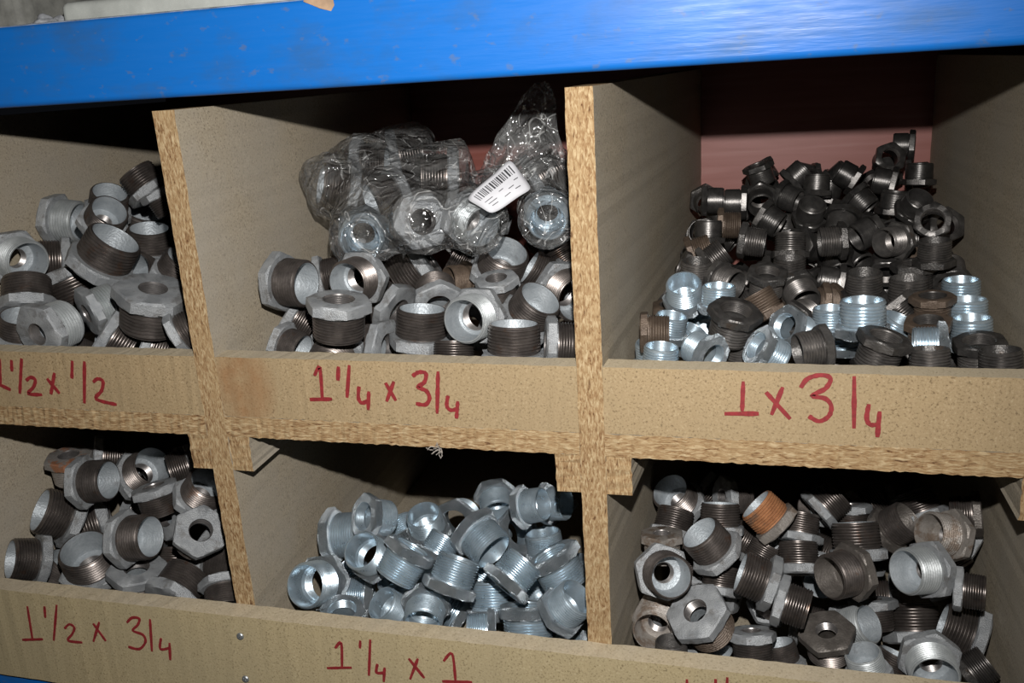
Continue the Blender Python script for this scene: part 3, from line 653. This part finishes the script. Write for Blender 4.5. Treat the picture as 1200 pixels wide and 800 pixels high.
a l -4965 881 190 502 841 202 10 4090|pale grey bushing, mouth rightward, third from left in front row of upper left bin
c r 1362 985 231 -507 221 833 20 2800|brown iron bushing, mouth up, third from left in third row of upper right bin
c z 2386 1215 -32 410 -151 900 58 2800|bright zinc bushing, mouth rightward, eighth from left in second row of upper right bin
b g -2188 1473 79 -891 263 371 16 4582|dark-threaded grey bushing, mouth leftward, third from left in second row of upper middle bin
c k 1672 1522 197 330 -847 -416 14 2857|black iron bushing, mouth rightward, sixth from left in fourth row of upper right bin
c r 1816 1808 47 -993 -119 24 40 2800|brown iron bushing, mouth leftward, fifth from left in third row of upper right bin
c r 1928 2122 -33 -751 -641 162 38 2800|brown iron bushing, mouth leftward, sixth from left in third row of upper right bin
c r 561 1694 -79 -22 75 -997 54 3135|brown iron bushing, hex up, first from left in third row of upper right bin
b g -2825 864 448 992 -116 -44 32 4469|dark-threaded grey bushing, mouth rightward, first from left in third row of upper middle bin
c z 1003 1106 254 40 -7 999 17 2800|bright zinc bushing, mouth up, second from left in third row of upper right bin
a g -5822 872 313 -241 471 849 17 4696|dark-threaded grey bushing, mouth up, second from left in second row of upper left bin
c k 2488 1530 41 644 -284 -710 7 2800|black iron bushing, mouth rightward, ninth from left in third row of upper right bin
c z 2972 1719 150 -53 -10 999 3 3075|bright zinc bushing, mouth up, eleventh from left in fourth row of upper right bin
b g -333 1354 230 657 -747 -104 51 4529|dark-threaded grey bushing, mouth forward, sixth from left in third row of upper middle bin
c k 2581 1848 124 -41 -13 999 17 3331|black iron bushing, mouth up, ninth from left in fourth row of upper right bin
b g -1573 1297 222 -373 815 444 37 3848|dark-threaded grey bushing, hex forward, third from left in third row of upper middle bin
c k 2166 1364 304 -36 -108 993 11 2936|black iron bushing, mouth up, eighth from left in fourth row of upper right bin
c k 1387 1410 314 -73 284 -956 11 2800|black iron bushing, hex up, fifth from left in fourth row of upper right bin
b g -940 1192 299 35 221 -975 26 3242|dark-threaded grey bushing, hex up, fifth from left in third row of upper middle bin
c k 1044 1444 320 792 -593 -146 42 2800|black iron bushing, mouth rightward, fourth from left in fourth row of upper right bin
c s 1980 2420 90 -985 20 172 47 2800|smooth black bushing, mouth leftward, seventh from left in fourth row of upper right bin
b g -2201 941 459 -138 -990 32 2 4131|dark-threaded grey bushing, mouth forward, second from left in third row of upper middle bin
c k 2664 2177 190 37 29 -999 47 3189|black iron bushing, hex up, tenth from left in fourth row of upper right bin
b g -631 1636 338 -788 -248 564 4 3693|dark-threaded grey bushing, mouth leftward, fifth from left in rearmost row of upper middle bin
c k 2978 2303 193 -16 809 588 51 2865|black iron bushing, mouth up, eleventh from left in fifth row of upper right bin
b g -1021 1627 439 433 -377 818 51 4568|dark-threaded grey bushing, mouth up, fourth from left in rearmost row of upper middle bin
b r -1479 1682 261 -658 -733 174 50 3242|brown iron bushing, mouth leftward, fourth from left in third row of upper middle bin
c k 781 1662 346 25 -122 992 46 2800|black iron bushing, mouth up, third from left in fourth row of upper right bin
b g -2028 1927 307 -815 -257 -519 54 5149|dark-threaded grey bushing, mouth leftward, second from left in rearmost row of upper middle bin
c k 713 1951 296 909 162 -384 58 2800|black iron bushing, mouth rightward, second from left in fourth row of upper right bin
a g -5119 1275 641 624 123 772 24 5609|dark-threaded grey bushing, mouth rightward, fourth from left in third row of upper left bin
c k 1582 1771 343 -5 -39 999 20 2800|black iron bushing, mouth up, fourth from left in fifth row of upper right bin
a g -4213 1146 514 645 15 764 25 3813|dark-threaded grey bushing, mouth rightward, sixth from left in second row of upper left bin
b g -2925 1115 20 766 267 -585 37 3769|dark-threaded grey bushing, mouth rightward, first from left in second row of upper middle bin
c s 2467 2476 222 87 838 538 55 2800|smooth black bushing, mouth up, eighth from left in fifth row of upper right bin
a g -5087 1715 253 -53 -826 561 58 5609|dark-threaded grey bushing, mouth leftward, fourth from left in second row of upper left bin
c s 2049 2680 207 234 -744 -626 33 2800|smooth black bushing, hex up, sixth from left in fifth row of upper right bin
b g -1537 2051 383 -819 -162 551 2 3599|dark-threaded grey bushing, mouth leftward, third from left in rearmost row of upper middle bin
g z -2249 1275 801 285 -957 -52 21 4144 g2|round bright bushing wrapped in film, lowest in the bag near the left wall
a l -6159 1220 608 938 -328 -110 59 4728|pale grey bushing, mouth forward, first from left in second row of upper left bin
a g -5779 1481 281 319 59 -946 19 5259|dark-threaded grey bushing, hex up, third from left in second row of upper left bin
c k 915 2235 364 791 166 589 25 2800|black iron bushing, mouth rightward, second from left in fifth row of upper right bin
b g -2652 1288 420 944 315 102 38 3242|dark-threaded grey bushing, mouth rightward, first from left in rearmost row of upper middle bin
c k 1595 2225 475 12 280 960 10 2800|black iron bushing, mouth up, fifth from left in fifth row of upper right bin
c r 2690 2709 207 -44 -131 990 51 2800|brown iron bushing, mouth up, ninth from left in fifth row of upper right bin
c k 2798 2043 437 -35 -54 998 16 2800|black iron bushing, mouth up, tenth from left in fifth row of upper right bin
c s 2246 2934 179 523 -783 -338 27 2800|smooth black bushing, mouth rightward, seventh from left in fifth row of upper right bin
a g -5331 2262 564 210 -134 969 54 4810|dark-threaded grey bushing, mouth up, sixth from left in third row of upper left bin
g l -1644 1179 943 -588 805 -83 56 4116 g1|bagged grey bushing showing its hex face and bore to the front
b g -524 2067 392 -484 78 872 19 3242|dark-threaded grey bushing, mouth up, sixth from left in rearmost row of upper middle bin
c k 1249 2337 497 986 -101 -132 32 2800|black iron bushing, mouth rightward, third from left in fifth row of upper right bin
g z -456 1216 959 209 -959 -191 24 3640 g5|bagged bright bushing with open mouth forward, beside the middle post
c k 1972 2322 494 -991 -119 -53 50 2800|black iron bushing, mouth leftward, sixth from left in sixth row of upper right bin
c k 2483 2310 491 -725 -689 28 55 2800|black iron bushing, mouth forward, ninth from left in sixth row of upper right bin
c r 754 2494 378 940 129 315 24 2800|brown iron bushing, mouth rightward, first from left in fifth row of upper right bin
c s 2286 2581 522 -829 -417 -373 1 2800|smooth black bushing, mouth leftward, eighth from left in sixth row of upper right bin
c s 816 2822 503 13 181 983 10 2800|smooth black bushing, mouth up, first from left in sixth row of upper right bin
c s 2880 2740 576 151 894 -421 34 2800|smooth black bushing, hex forward, eleventh from left in sixth row of upper right bin
c s 2685 2955 382 991 -136 15 55 2800|smooth black bushing, mouth rightward, tenth from left in sixth row of upper right bin
a g -6266 1821 480 -741 -656 145 8 4316|dark-threaded grey bushing, mouth leftward, first from left in third row of upper left bin
a g -5725 2657 710 496 -111 861 45 5609|dark-threaded grey bushing, mouth up, fifth from left in third row of upper left bin
c s 2078 2817 585 -202 -625 -754 2 2800|smooth black bushing, hex up, seventh from left in sixth row of upper right bin
a l -6347 2195 848 988 108 -108 3 4898|pale grey bushing, mouth rightward, second from left in third row of upper left bin
g l -1122 1154 939 760 -606 -235 16 4035 g4|bagged pale bushing peeping out below the white sticker
c s 1411 2878 605 844 -261 -469 20 2800|smooth black bushing, mouth rightward, fourth from left in sixth row of upper right bin
a g -5425 1722 936 745 -290 601 39 4126|dark-threaded grey bushing, mouth forward, third from left in third row of upper left bin
c r 1007 3093 522 999 34 -22 16 2800|brown iron bushing, mouth rightward, second from left in sixth row of upper right bin
c s 1805 3068 643 118 -518 847 34 2800|smooth black bushing, mouth up, fifth from left in sixth row of upper right bin
c s 2788 3201 668 300 -582 756 8 2800|smooth black bushing, mouth rightward, eleventh from left in seventh row of upper right bin
a g -5674 2123 1037 490 -229 841 7 4156|dark-threaded grey bushing, mouth up, first from left in rearmost row of upper left bin
c s 2629 3488 656 97 54 994 22 2800|smooth black bushing, mouth up, tenth from left in seventh row of upper right bin
c s 1063 3405 710 -999 -27 26 40 2800|smooth black bushing, mouth leftward, third from left in sixth row of upper right bin
c s 2295 3365 702 661 -341 -668 44 2800|smooth black bushing, mouth rightward, eighth from left in seventh row of upper right bin
c s 822 3472 724 998 50 -30 54 2800|smooth black bushing, mouth rightward, first from left in seventh row of upper right bin
c s 1314 3539 702 80 -930 -360 31 2800|smooth black bushing, mouth forward, third from left in seventh row of upper right bin
c s 1605 3775 688 867 -408 -285 25 2800|smooth black bushing, mouth rightward, fourth from left in seventh row of upper right bin
g g -2156 1713 1095 -684 -700 -206 40 4288 g9|bagged bushing half hidden behind the hex-faced one
g g -2785 1977 1169 -789 -552 269 31 4607 g6|bagged bushing at the end of the bag nearest the left wall
c s 1897 3944 785 31 220 975 55 2800|smooth black bushing, mouth up, sixth from left in seventh row of upper right bin
a g -4809 1946 1085 384 162 -909 59 3532|dark-threaded grey bushing, mouth rightward, third from left in rearmost row of upper left bin
a g -5226 2202 1245 -532 -94 841 46 4253|dark-threaded grey bushing, mouth leftward, second from left in rearmost row of upper left bin
c s 2578 3925 814 -973 139 184 47 2800|smooth black bushing, mouth leftward, ninth from left in seventh row of upper right bin
g g -1747 2125 1216 -940 -334 70 44 4781 g3|bagged bushing lying flat with its hex collar beside the sticker
c s 2229 4142 858 -848 134 513 37 2800|smooth black bushing, mouth leftward, seventh from left in seventh row of upper right bin
c s 1699 4196 869 727 149 670 44 2800|smooth black bushing, mouth rightward, fifth from left in seventh row of upper right bin
c s 2944 4141 857 30 122 992 12 2800|smooth black bushing, mouth up, third from left in rearmost row of upper right bin
c s 1305 4291 889 308 60 -950 34 2800|smooth black bushing, hex up, second from left in seventh row of upper right bin
c s 2681 4659 962 -225 904 -363 44 2800|smooth black bushing, hex forward, first from left in rearmost row of upper right bin
g g -657 2094 1211 857 256 447 37 4247 g10|bagged dark-threaded bushing behind the sticker near the middle post
g g -2686 2574 1315 969 239 -59 22 4715 g7|bagged bushing lying second from the left wall inside the bag
g g -2496 3148 1350 919 380 103 30 4944 g8|bagged bushing lying at the top rear of the bag
c s 2871 4872 1095 -991 134 26 48 2800|smooth black bushing, mouth leftward, second from left in rearmost row of upper right bin
a g -5050 1095 -283 -434 -898 66 3 4014|half-buried dark-threaded grey bushing, third from left in first hidden row of upper left bin
a g -6223 833 -56 -883 -288 -372 34 4215|half-buried dark-threaded grey bushing, first from left in first hidden row of upper left bin
a g -5388 813 -282 427 665 -613 38 4016|half-buried dark-threaded grey bushing, second from left in first hidden row of upper left bin
b g -2720 2031 391 -556 -411 -722 20 3640|half-buried dark-threaded grey bushing, second from left in first hidden row of upper middle bin
b g -1810 2573 574 -992 92 86 17 3785|half-buried dark-threaded grey bushing, fourth from left in second hidden row of upper middle bin
b g -729 2426 500 -802 451 391 51 3998|half-buried dark-threaded grey bushing, sixth from left in second hidden row of upper middle bin
b g -893 1215 -117 851 -460 251 42 3986|half-buried dark-threaded grey bushing, fifth from left in first hidden row of upper middle bin
b g -2546 2597 397 -277 165 -947 27 3740|half-buried dark-threaded grey bushing, second from left in second hidden row of upper middle bin
b g -2924 1670 -58 366 -251 -896 56 3967|half-buried dark-threaded grey bushing, first from left in first hidden row of upper middle bin
b g -1367 2370 645 -302 278 -912 55 3911|half-buried dark-threaded grey bushing, fifth from left in second hidden row of upper middle bin
b g -2246 2397 668 -919 -43 392 16 3719|half-buried dark-threaded grey bushing, third from left in second hidden row of upper middle bin
b g -2483 1883 35 192 -748 636 19 3787|half-buried dark-threaded grey bushing, third from left in first hidden row of upper middle bin
b g -3008 2529 455 -848 -237 475 14 3790|half-buried dark-threaded grey bushing, first from left in second hidden row of upper middle bin
b g -242 1862 114 430 -896 -113 26 3801|half-buried dark-threaded grey bushing, seventh from left in first hidden row of upper middle bin
b g -434 1176 -261 -31 -909 415 20 3833|half-buried dark-threaded grey bushing, sixth from left in first hidden row of upper middle bin
b g -1304 1502 -145 -33 964 -263 5 3718|half-buried dark-threaded grey bushing, fourth from left in first hidden row of upper middle bin
c s 1957 3790 331 532 637 -558 51 2801|half-buried smooth black bushing, fourth from left in fourth hidden row of upper right bin
c s 1479 2646 144 603 797 31 19 2785|half-buried smooth black bushing, fourth from left in second hidden row of upper right bin
c s 2930 5083 369 1 -34 -999 51 3031|half-buried smooth black bushing, seventh from left in fifth hidden row of upper right bin
c s 857 2798 194 893 -437 -106 40 2777|half-buried smooth black bushing, second from left in third hidden row of upper right bin
c s 972 3528 331 801 -216 -559 20 2911|half-buried smooth black bushing, third from left in third hidden row of upper right bin
c s 2453 4602 446 632 698 -337 10 2866|half-buried smooth black bushing, sixth from left in fifth hidden row of upper right bin
c s 2519 3873 404 -323 1 946 35 2774|half-buried smooth black bushing, fifth from left in fourth hidden row of upper right bin
c s 1752 2935 325 651 717 -250 54 2971|half-buried smooth black bushing, sixth from left in third hidden row of upper right bin
c s 2008 4669 426 665 -150 -731 34 2987|half-buried smooth black bushing, fifth from left in fifth hidden row of upper right bin
c s 1467 3949 367 -939 -21 344 39 3028|half-buried smooth black bushing, second from left in fourth hidden row of upper right bin
c s 675 3617 84 678 -592 -435 56 3040|half-buried smooth black bushing, first from left in third hidden row of upper right bin
c k 2246 1014 -324 882 351 315 31 2962|half-buried black iron bushing, fifth from left in first hidden row of upper right bin
c s 1256 3599 182 -995 -91 -29 2 2844|half-buried smooth black bushing, fourth from left in third hidden row of upper right bin
c s 1820 5064 756 -917 -275 290 13 2978|half-buried smooth black bushing, third from left in sixth hidden row of upper right bin
c s 3016 4733 768 991 -101 91 34 2936|half-buried smooth black bushing, second from left in seventh hidden row of upper right bin
c s 1456 3089 77 -457 -419 -784 58 2767|half-buried smooth black bushing, fifth from left in third hidden row of upper right bin
c k 2446 1613 -354 207 871 -445 17 2826|half-buried black iron bushing, sixth from left in first hidden row of upper right bin
c k 2744 1315 -318 540 -591 599 35 2924|half-buried black iron bushing, seventh from left in first hidden row of upper right bin
c s 1564 3507 415 -76 389 918 24 2820|half-buried smooth black bushing, third from left in fourth hidden row of upper right bin
c s 1828 4661 724 -807 -586 80 6 2922|half-buried smooth black bushing, fourth from left in sixth hidden row of upper right bin
c s 2519 2808 -75 788 69 611 6 2790|half-buried smooth black bushing, seventh from left in second hidden row of upper right bin
c k 1948 1560 -342 -166 -367 915 49 3009|half-buried black iron bushing, fourth from left in first hidden row of upper right bin
c s 1055 2981 -13 -724 689 36 39 2886|half-buried smooth black bushing, second from left in second hidden row of upper right bin
c s 1084 4062 554 358 934 -23 41 2889|half-buried smooth black bushing, third from left in fifth hidden row of upper right bin
c s 3030 3490 53 -662 742 -107 52 2949|half-buried smooth black bushing, seventh from left in third hidden row of upper right bin
c s 3064 3287 432 -238 860 -451 40 2889|half-buried smooth black bushing, seventh from left in fourth hidden row of upper right bin
c s 2205 4910 766 707 -122 697 49 2876|half-buried smooth black bushing, sixth from left in sixth hidden row of upper right bin
c s 2745 5119 769 -92 -511 855 39 2885|half-buried smooth black bushing, first from left in seventh hidden row of upper right bin
c s 1132 4374 503 -864 -421 277 10 2969|half-buried smooth black bushing, fourth from left in fifth hidden row of upper right bin
c s 2609 3486 313 -565 -825 5 27 2900|half-buried smooth black bushing, sixth from left in fourth hidden row of upper right bin
c s 1771 3179 -25 0 -990 141 39 2910|half-buried smooth black bushing, fifth from left in second hidden row of upper right bin
c k 1766 1019 -342 290 -944 154 2 2779|half-buried black iron bushing, third from left in first hidden row of upper right bin
c s 1801 2854 -32 -836 543 -77 51 2856|half-buried smooth black bushing, sixth from left in second hidden row of upper right bin
c k 1270 1841 63 771 -400 496 1 2866|half-buried black iron bushing, third from left in second hidden row of upper right bin
c s 631 3041 -41 -200 330 -922 37 2999|half-buried smooth black bushing, first from left in second hidden row of upper right bin
c s 712 4206 601 263 -950 -166 28 2924|half-buried smooth black bushing, first from left in fifth hidden row of upper right bin
c s 861 3782 564 357 -182 -916 26 2884|half-buried smooth black bushing, second from left in fifth hidden row of upper right bin
c k 566 2065 8 -767 51 639 9 3033|half-buried black iron bushing, first from left in first hidden row of upper right bin
c s 2036 4360 667 276 104 956 21 2998|half-buried smooth black bushing, fifth from left in sixth hidden row of upper right bin
c s 727 3218 419 -15 -950 312 7 2858|half-buried smooth black bushing, first from left in fourth hidden row of upper right bin
c s 2606 4858 636 436 680 -590 25 2963|half-buried smooth black bushing, seventh from left in sixth hidden row of upper right bin
c s 1339 4616 741 386 -794 -469 34 2997|half-buried smooth black bushing, first from left in sixth hidden row of upper right bin
c s 1338 5059 808 553 -211 -806 32 2990|half-buried smooth black bushing, second from left in sixth hidden row of upper right bin
c k 1271 1522 61 525 -46 850 12 2815|half-buried black iron bushing, second from left in first hidden row of upper right bin
d g -5598 2225 -2216 12 801 599 33 4530|half-buried dark-threaded grey bushing, fourth from left in first hidden row of lower left bin
d g -6136 1984 -2216 -344 529 -775 24 4374|half-buried dark-threaded grey bushing, first from left in first hidden row of lower left bin
d g -5564 1629 -2521 -37 692 -721 35 4313|half-buried dark-threaded grey bushing, third from left in first hidden row of lower left bin
d g -5287 1166 -2698 -854 -63 516 36 4205|half-buried dark-threaded grey bushing, second from left in first hidden row of lower left bin
d g -5082 1879 -2048 719 -559 -413 46 4333|half-buried dark-threaded grey bushing, fifth from left in first hidden row of lower left bin
e z -693 1888 -2199 -665 224 712 29 3533|half-buried bright zinc bushing, third from left in first hidden row of lower middle bin
e z -1938 1331 -2689 887 -101 451 57 3314|half-buried bright zinc bushing, first from left in first hidden row of lower middle bin
e z -339 1295 -2603 64 -552 831 45 3432|half-buried bright zinc bushing, fourth from left in first hidden row of lower middle bin
e z -1322 1699 -2525 431 203 879 52 3232|half-buried bright zinc bushing, second from left in first hidden row of lower middle bin
f g 1605 1385 -2322 244 642 -727 3 3344|half-buried dark-threaded grey bushing, second from left in second hidden row of lower right bin
f g 1079 1168 -2559 -968 248 32 23 3178|half-buried dark-threaded grey bushing, fifth from left in first hidden row of lower right bin
f g 2341 1742 -2404 269 123 955 11 3256|half-buried dark-threaded grey bushing, fifth from left in second hidden row of lower right bin
f g 1938 1336 -2434 -298 -948 -110 55 3225|half-buried dark-threaded grey bushing, fourth from left in second hidden row of lower right bin
f g 747 1284 -2501 -138 680 720 50 3315|half-buried dark-threaded grey bushing, third from left in first hidden row of lower right bin
f g 1490 996 -2529 256 -558 790 40 3195|half-buried dark-threaded grey bushing, sixth from left in first hidden row of lower right bin
f g 3082 1769 -2379 584 -475 -658 1 3136|half-buried dark-threaded grey bushing, seventh from left in second hidden row of lower right bin
f g 2931 1390 -2381 -492 728 478 52 3145|half-buried dark-threaded grey bushing, sixth from left in second hidden row of lower right bin
f g 1568 2088 -2286 264 243 933 51 3396|half-buried dark-threaded grey bushing, first from left in third hidden row of lower right bin
f g 1912 1691 -2364 926 -337 -170 31 3331|half-buried dark-threaded grey bushing, third from left in second hidden row of lower right bin
f g 961 798 -2891 527 -770 -359 24 3415|half-buried dark-threaded grey bushing, fourth from left in first hidden row of lower right bin
f g 548 1666 -2450 804 322 -500 35 3378|half-buried dark-threaded grey bushing, first from left in second hidden row of lower right bin
f g 2729 1880 -2307 -86 -927 364 53 3196|half-buried dark-threaded grey bushing, fourth from left in third hidden row of lower right bin
f g 1909 1878 -2003 -740 607 -291 19 3168|half-buried dark-threaded grey bushing, second from left in third hidden row of lower right bin
f g 1804 1052 -2755 979 -198 -50 51 3347|half-buried dark-threaded grey bushing, seventh from left in first hidden row of lower right bin
f g 3094 1566 -2096 236 687 -688 48 3135|half-buried dark-threaded grey bushing, fifth from left in third hidden row of lower right bin
f g 547 1078 -2729 997 6 76 46 3178|half-buried dark-threaded grey bushing, first from left in first hidden row of lower right bin
f g 727 495 -3012 -29 287 -957 21 3378|half-buried dark-threaded grey bushing, second from left in first hidden row of lower right bin
f g 2543 2335 -2173 -990 -27 -141 43 3179|half-buried dark-threaded grey bushing, third from left in third hidden row of lower right bin'''
BAGGED = {}; NEAR_BAGS = []
for ln in DATA.strip().splitlines():
    nums, label = ln.split('|')
    bn, st, x, y, z, ax, ay, az, roll, dia = nums.split()[:10]
    a = Vector((float(ax), float(ay), float(az))).normalized()
    hx = Vector((0, 0, 1)) if abs(a.z) < 0.9 else Vector((1, 0, 0))
    ex = hx.cross(a).normalized(); ey = a.cross(ex)
    rot = Matrix((ex, ey, a)).transposed() @ Matrix.Rotation(math.radians(float(roll)), 3, 'Z')
    loc = Vector((float(x), float(y), float(z))) * 1e-4; D = float(dia) * 1e-5
    root = empty(KIND[st], loc)
    root.matrix_world = Matrix.Translation(loc) @ rot.to_4x4() @ Matrix.Scale(D, 4)
    tag(root, label, 'pipe bushing', GROUP[bn])
    for part, me in bush_meshes(bn, st): mesh_obj(part, me, root)
    if bn in 'bg': NEAR_BAGS.append((loc, a, D))
    if bn == 'g': BAGGED[nums.split()[10]] = NEAR_BAGS[-1]

# ------------------------------------------------------------------ clear plastic bags around the packed bushings
def seg_dist(p, q):
    c, a, D = q; h = 0.36 * D
    t = max(-h, min(h, (p - c).dot(a)))
    return (p - (c + a * t)).length - 0.60 * D
def film_bag(ids, extra, seed):
    items = [BAGGED[k] for k in ids]; bm = bmesh.new()
    others = [q for q in NEAR_BAGS if q not in items]
    for c, a, D in items:
        u = a.orthogonal().normalized(); w = a.cross(u)
        for s in (-0.42, 0.42):
            for k in range(12): bm.verts.new(c + a * s * D + (u * math.cos(k * math.pi / 6) + w * math.sin(k * math.pi / 6)) * 0.66 * D)
    for e in extra: bm.verts.new(Vector(e))
    r = bmesh.ops.convex_hull(bm, input=bm.verts[:])
    bmesh.ops.delete(bm, geom=[g for g in set(r['geom_interior'] + r['geom_unused']) if isinstance(g, bmesh.types.BMVert)], context='VERTS')
    for it in range(6):
        es = [e for e in bm.edges if e.calc_length() > 0.0060]
        if not es: break
        bmesh.ops.subdivide_edges(bm, edges=es, cuts=1)
        bmesh.ops.triangulate(bm, faces=bm.faces[:])
    for _ in range(2): bmesh.ops.smooth_vert(bm, verts=bm.verts, factor=0.4, use_axis_x=True, use_axis_y=True, use_axis_z=True)
    bm.normal_update()
    off = Vector((seed * 7.1, seed * 3.3, seed * 1.7))
    for v in bm.verts:
        d = min(seg_dist(v.co, q) for q in items)
        n = noise.noise((v.co + off) * 24) * 0.7 + abs(noise.noise((v.co + off) * 48)) * 0.9 - 0.3
        v.co = v.co - v.normal * (max(0.0, min(d - 0.003, 0.035)) * 0.62) + v.normal * n * 0.0045
    bmesh.ops.smooth_vert(bm, verts=bm.verts, factor=0.25, use_axis_x=True, use_axis_y=True, use_axis_z=True)
    for _ in range(3):                                     # the film lies on its neighbours, not in them
        for v in bm.verts:
            for c, a, D in others:
                t = max(-0.42 * D, min(0.42 * D, (v.co - c).dot(a))); r = v.co - (c + a * t)
                if r.length < 0.62 * D: v.co += r.normalized() * (0.625 * D - r.length)
    for _ in range(4):
        for v in bm.verts:
            for c, a, D in items:
                q = v.co - c; x = q.dot(a); r = q - a * x
                if abs(x) < 0.455 * D and r.length < 0.70 * D:
                    dx, dr = 0.46 * D - abs(x), 0.705 * D - r.length
                    v.co += (a * math.copysign(dx, x)) if dx < dr else r.normalized() * dr
    if BVH1:                                               # and beside the other bag
        for v in bm.verts: beside(v)
    return bm
BVH1 = []
def beside(v):
    p, n, i, d = BVH1[0].find_nearest(v.co)
    if (v.co - p).dot(n) < 0.004: v.co = p + n * 0.0045
b1 = empty('plastic_bag', BAGGED['g9'][0]); tag(b1, 'clear plastic bag packed with grey bushings, nearer the left wall', 'plastic bag', 'clear bags on the middle heap')
inv1 = Matrix.Translation(-Vector(BAGGED['g9'][0]))
o = from_bm('film', film_bag(['g1', 'g2', 'g3', 'g4', 'g6', 'g7', 'g8', 'g9'], [[-0.3139, 0.181, 0.1319], [-0.3066, 0.1818, 0.1061], [-0.2443, 0.3191, 0.1642], [-0.1495, 0.2247, 0.159], [-0.3196, 0.2018, 0.1424]], 1), 'film', b1, 20); o.matrix_parent_inverse = inv1
b2 = empty('plastic_bag', BAGGED['g10'][0]); tag(b2, 'clear plastic bag with white barcode sticker and raised twisted end', 'plastic bag', 'clear bags on the middle heap')
inv2 = Matrix.Translation(-Vector(BAGGED['g10'][0]))
BVH1.append(BVHTree.FromPolygons([v.co for v in o.data.vertices], [p.vertices for p in o.data.polygons]))
o = from_bm('film', film_bag(['g5', 'g10'], [[-0.0498, 0.2142, 0.132], [-0.0311, 0.1206, 0.0719]], 2), 'film', b2, 20); o.matrix_parent_inverse = inv2
# gathered end of the second bag, standing up
spine = [Vector(p) for p in [[-0.0929, 0.2061, 0.1083], [-0.0885, 0.2158, 0.1372], [-0.0847, 0.2272, 0.1643], [-0.0799, 0.2368, 0.1875], [-0.0746, 0.2438, 0.2061]]]
bm = bmesh.new(); rings = []; nT = 30
for i in range(25):
    t = i / 24 * (len(spine) - 1); k = min(int(t), len(spine) - 2); c = spine[k].lerp(spine[k + 1], t - k)
    w = 0.040 * (1 - i / 24) + 0.006
    ring = []
    for j in range(nT):
        a = 2 * math.pi * j / nT + i * 0.03
        rr = w * (1 + 0.16 * math.sin(5 * a + i * 0.08) + 0.25 * noise.noise(Vector((math.cos(a) * 2, math.sin(a) * 2, i * 0.12))))
        ring.append(bm.verts.new(c + Vector((math.cos(a) * rr, math.sin(a) * rr * 0.5, 0.004 * noise.noise(Vector((a, i * 0.4, 3)))))))
    rings.append(ring)
for i in range(24):
    for j in range(nT): bm.faces.new((rings[i][j], rings[i][(j + 1) % nT], rings[i + 1][(j + 1) % nT], rings[i + 1][j]))
for v in bm.verts: beside(v)
o = from_bm('gathered_end', bm, 'film', b2, 25); o.matrix_parent_inverse = inv2
# sticker with a barcode
Q = [Vector(p) for p in [[-0.1096, 0.0937, 0.1163], [-0.0758, 0.1182, 0.1463], [-0.0549, 0.1105, 0.1213], [-0.0868, 0.0906, 0.1033]]]            # left, top, right, bottom corners
def on_sticker(s, t, lift=0.0):
    p = Q[0].lerp(Q[1], s).lerp(Q[3].lerp(Q[2], s), t)
    n = (Q[1] - Q[0]).cross(Q[3] - Q[0]).normalized()
    if n.y > 0: n = -n
    return p + n * (lift + 0.004 * math.sin(math.pi * s) * math.sin(math.pi * t) + 0.0012 * math.sin(7 * s + 3 * t))
bm = bmesh.new(); g = [[None] * 13 for _ in range(13)]
for i in range(13):
    for j in range(13):
        s, t = i / 12, j / 12
        ds, dt = abs(s - .5) * 2, abs(t - .5) * 2
        k = max(ds, dt); rr = (ds ** 9 + dt ** 9) ** (1 / 9)
        f = k / rr if rr > 1e-6 else 1
        g[i][j] = bm.verts.new(on_sticker(.5 + (s - .5) * f, .5 + (t - .5) * f))
for i in range(12):
    for j in range(12): bm.faces.new((g[i][j], g[i + 1][j], g[i + 1][j + 1], g[i][j + 1]))
bmesh.ops.recalc_face_normals(bm, faces=bm.faces)
st = from_bm('paper_sticker', bm, 'sticker', b2, 60); st.matrix_parent_inverse = inv2
so = st.modifiers.new('paper', 'SOLIDIFY'); so.thickness = 0.0003; so.offset = 0
st['label'] = 'white sticker with barcode'
bm = bmesh.new(); br = random.Random(4)
def patch(s0, s1, t0, t1):
    ns = max(1, int((s1 - s0) / 0.1)); ntt = max(1, int((t1 - t0) / 0.1))
    vv = [[bm.verts.new(on_sticker(s0 + (s1 - s0) * i / ns, t0 + (t1 - t0) * j / ntt, 0.0005)) for j in range(ntt + 1)] for i in range(ns + 1)]
    for i in range(ns):
        for j in range(ntt): bm.faces.new((vv[i][j], vv[i + 1][j], vv[i + 1][j + 1], vv[i][j + 1]))
s = 0.10
while s < 0.92:
    w = br.choice((0.014, 0.022, 0.034)); patch(s, s + w, 0.14, 0.42); s += w + br.choice((0.016, 0.024, 0.034))
bar = from_bm('barcode_print', bm, 'print', st); bar['kind'] = 'stuff'
bm = bmesh.new()
for t0, segs in ((0.55, ((.12, .30), (.45, .55), (.80, .90))), (0.66, ((.14, .34), (.62, .74))), (0.77, ((.16, .30), (.46, .60), (.72, .84)))):
    for a, c in segs: patch(a, c, t0, t0 + 0.022)
ft = from_bm('fine_print', bm, 'print', st); ft['kind'] = 'stuff'
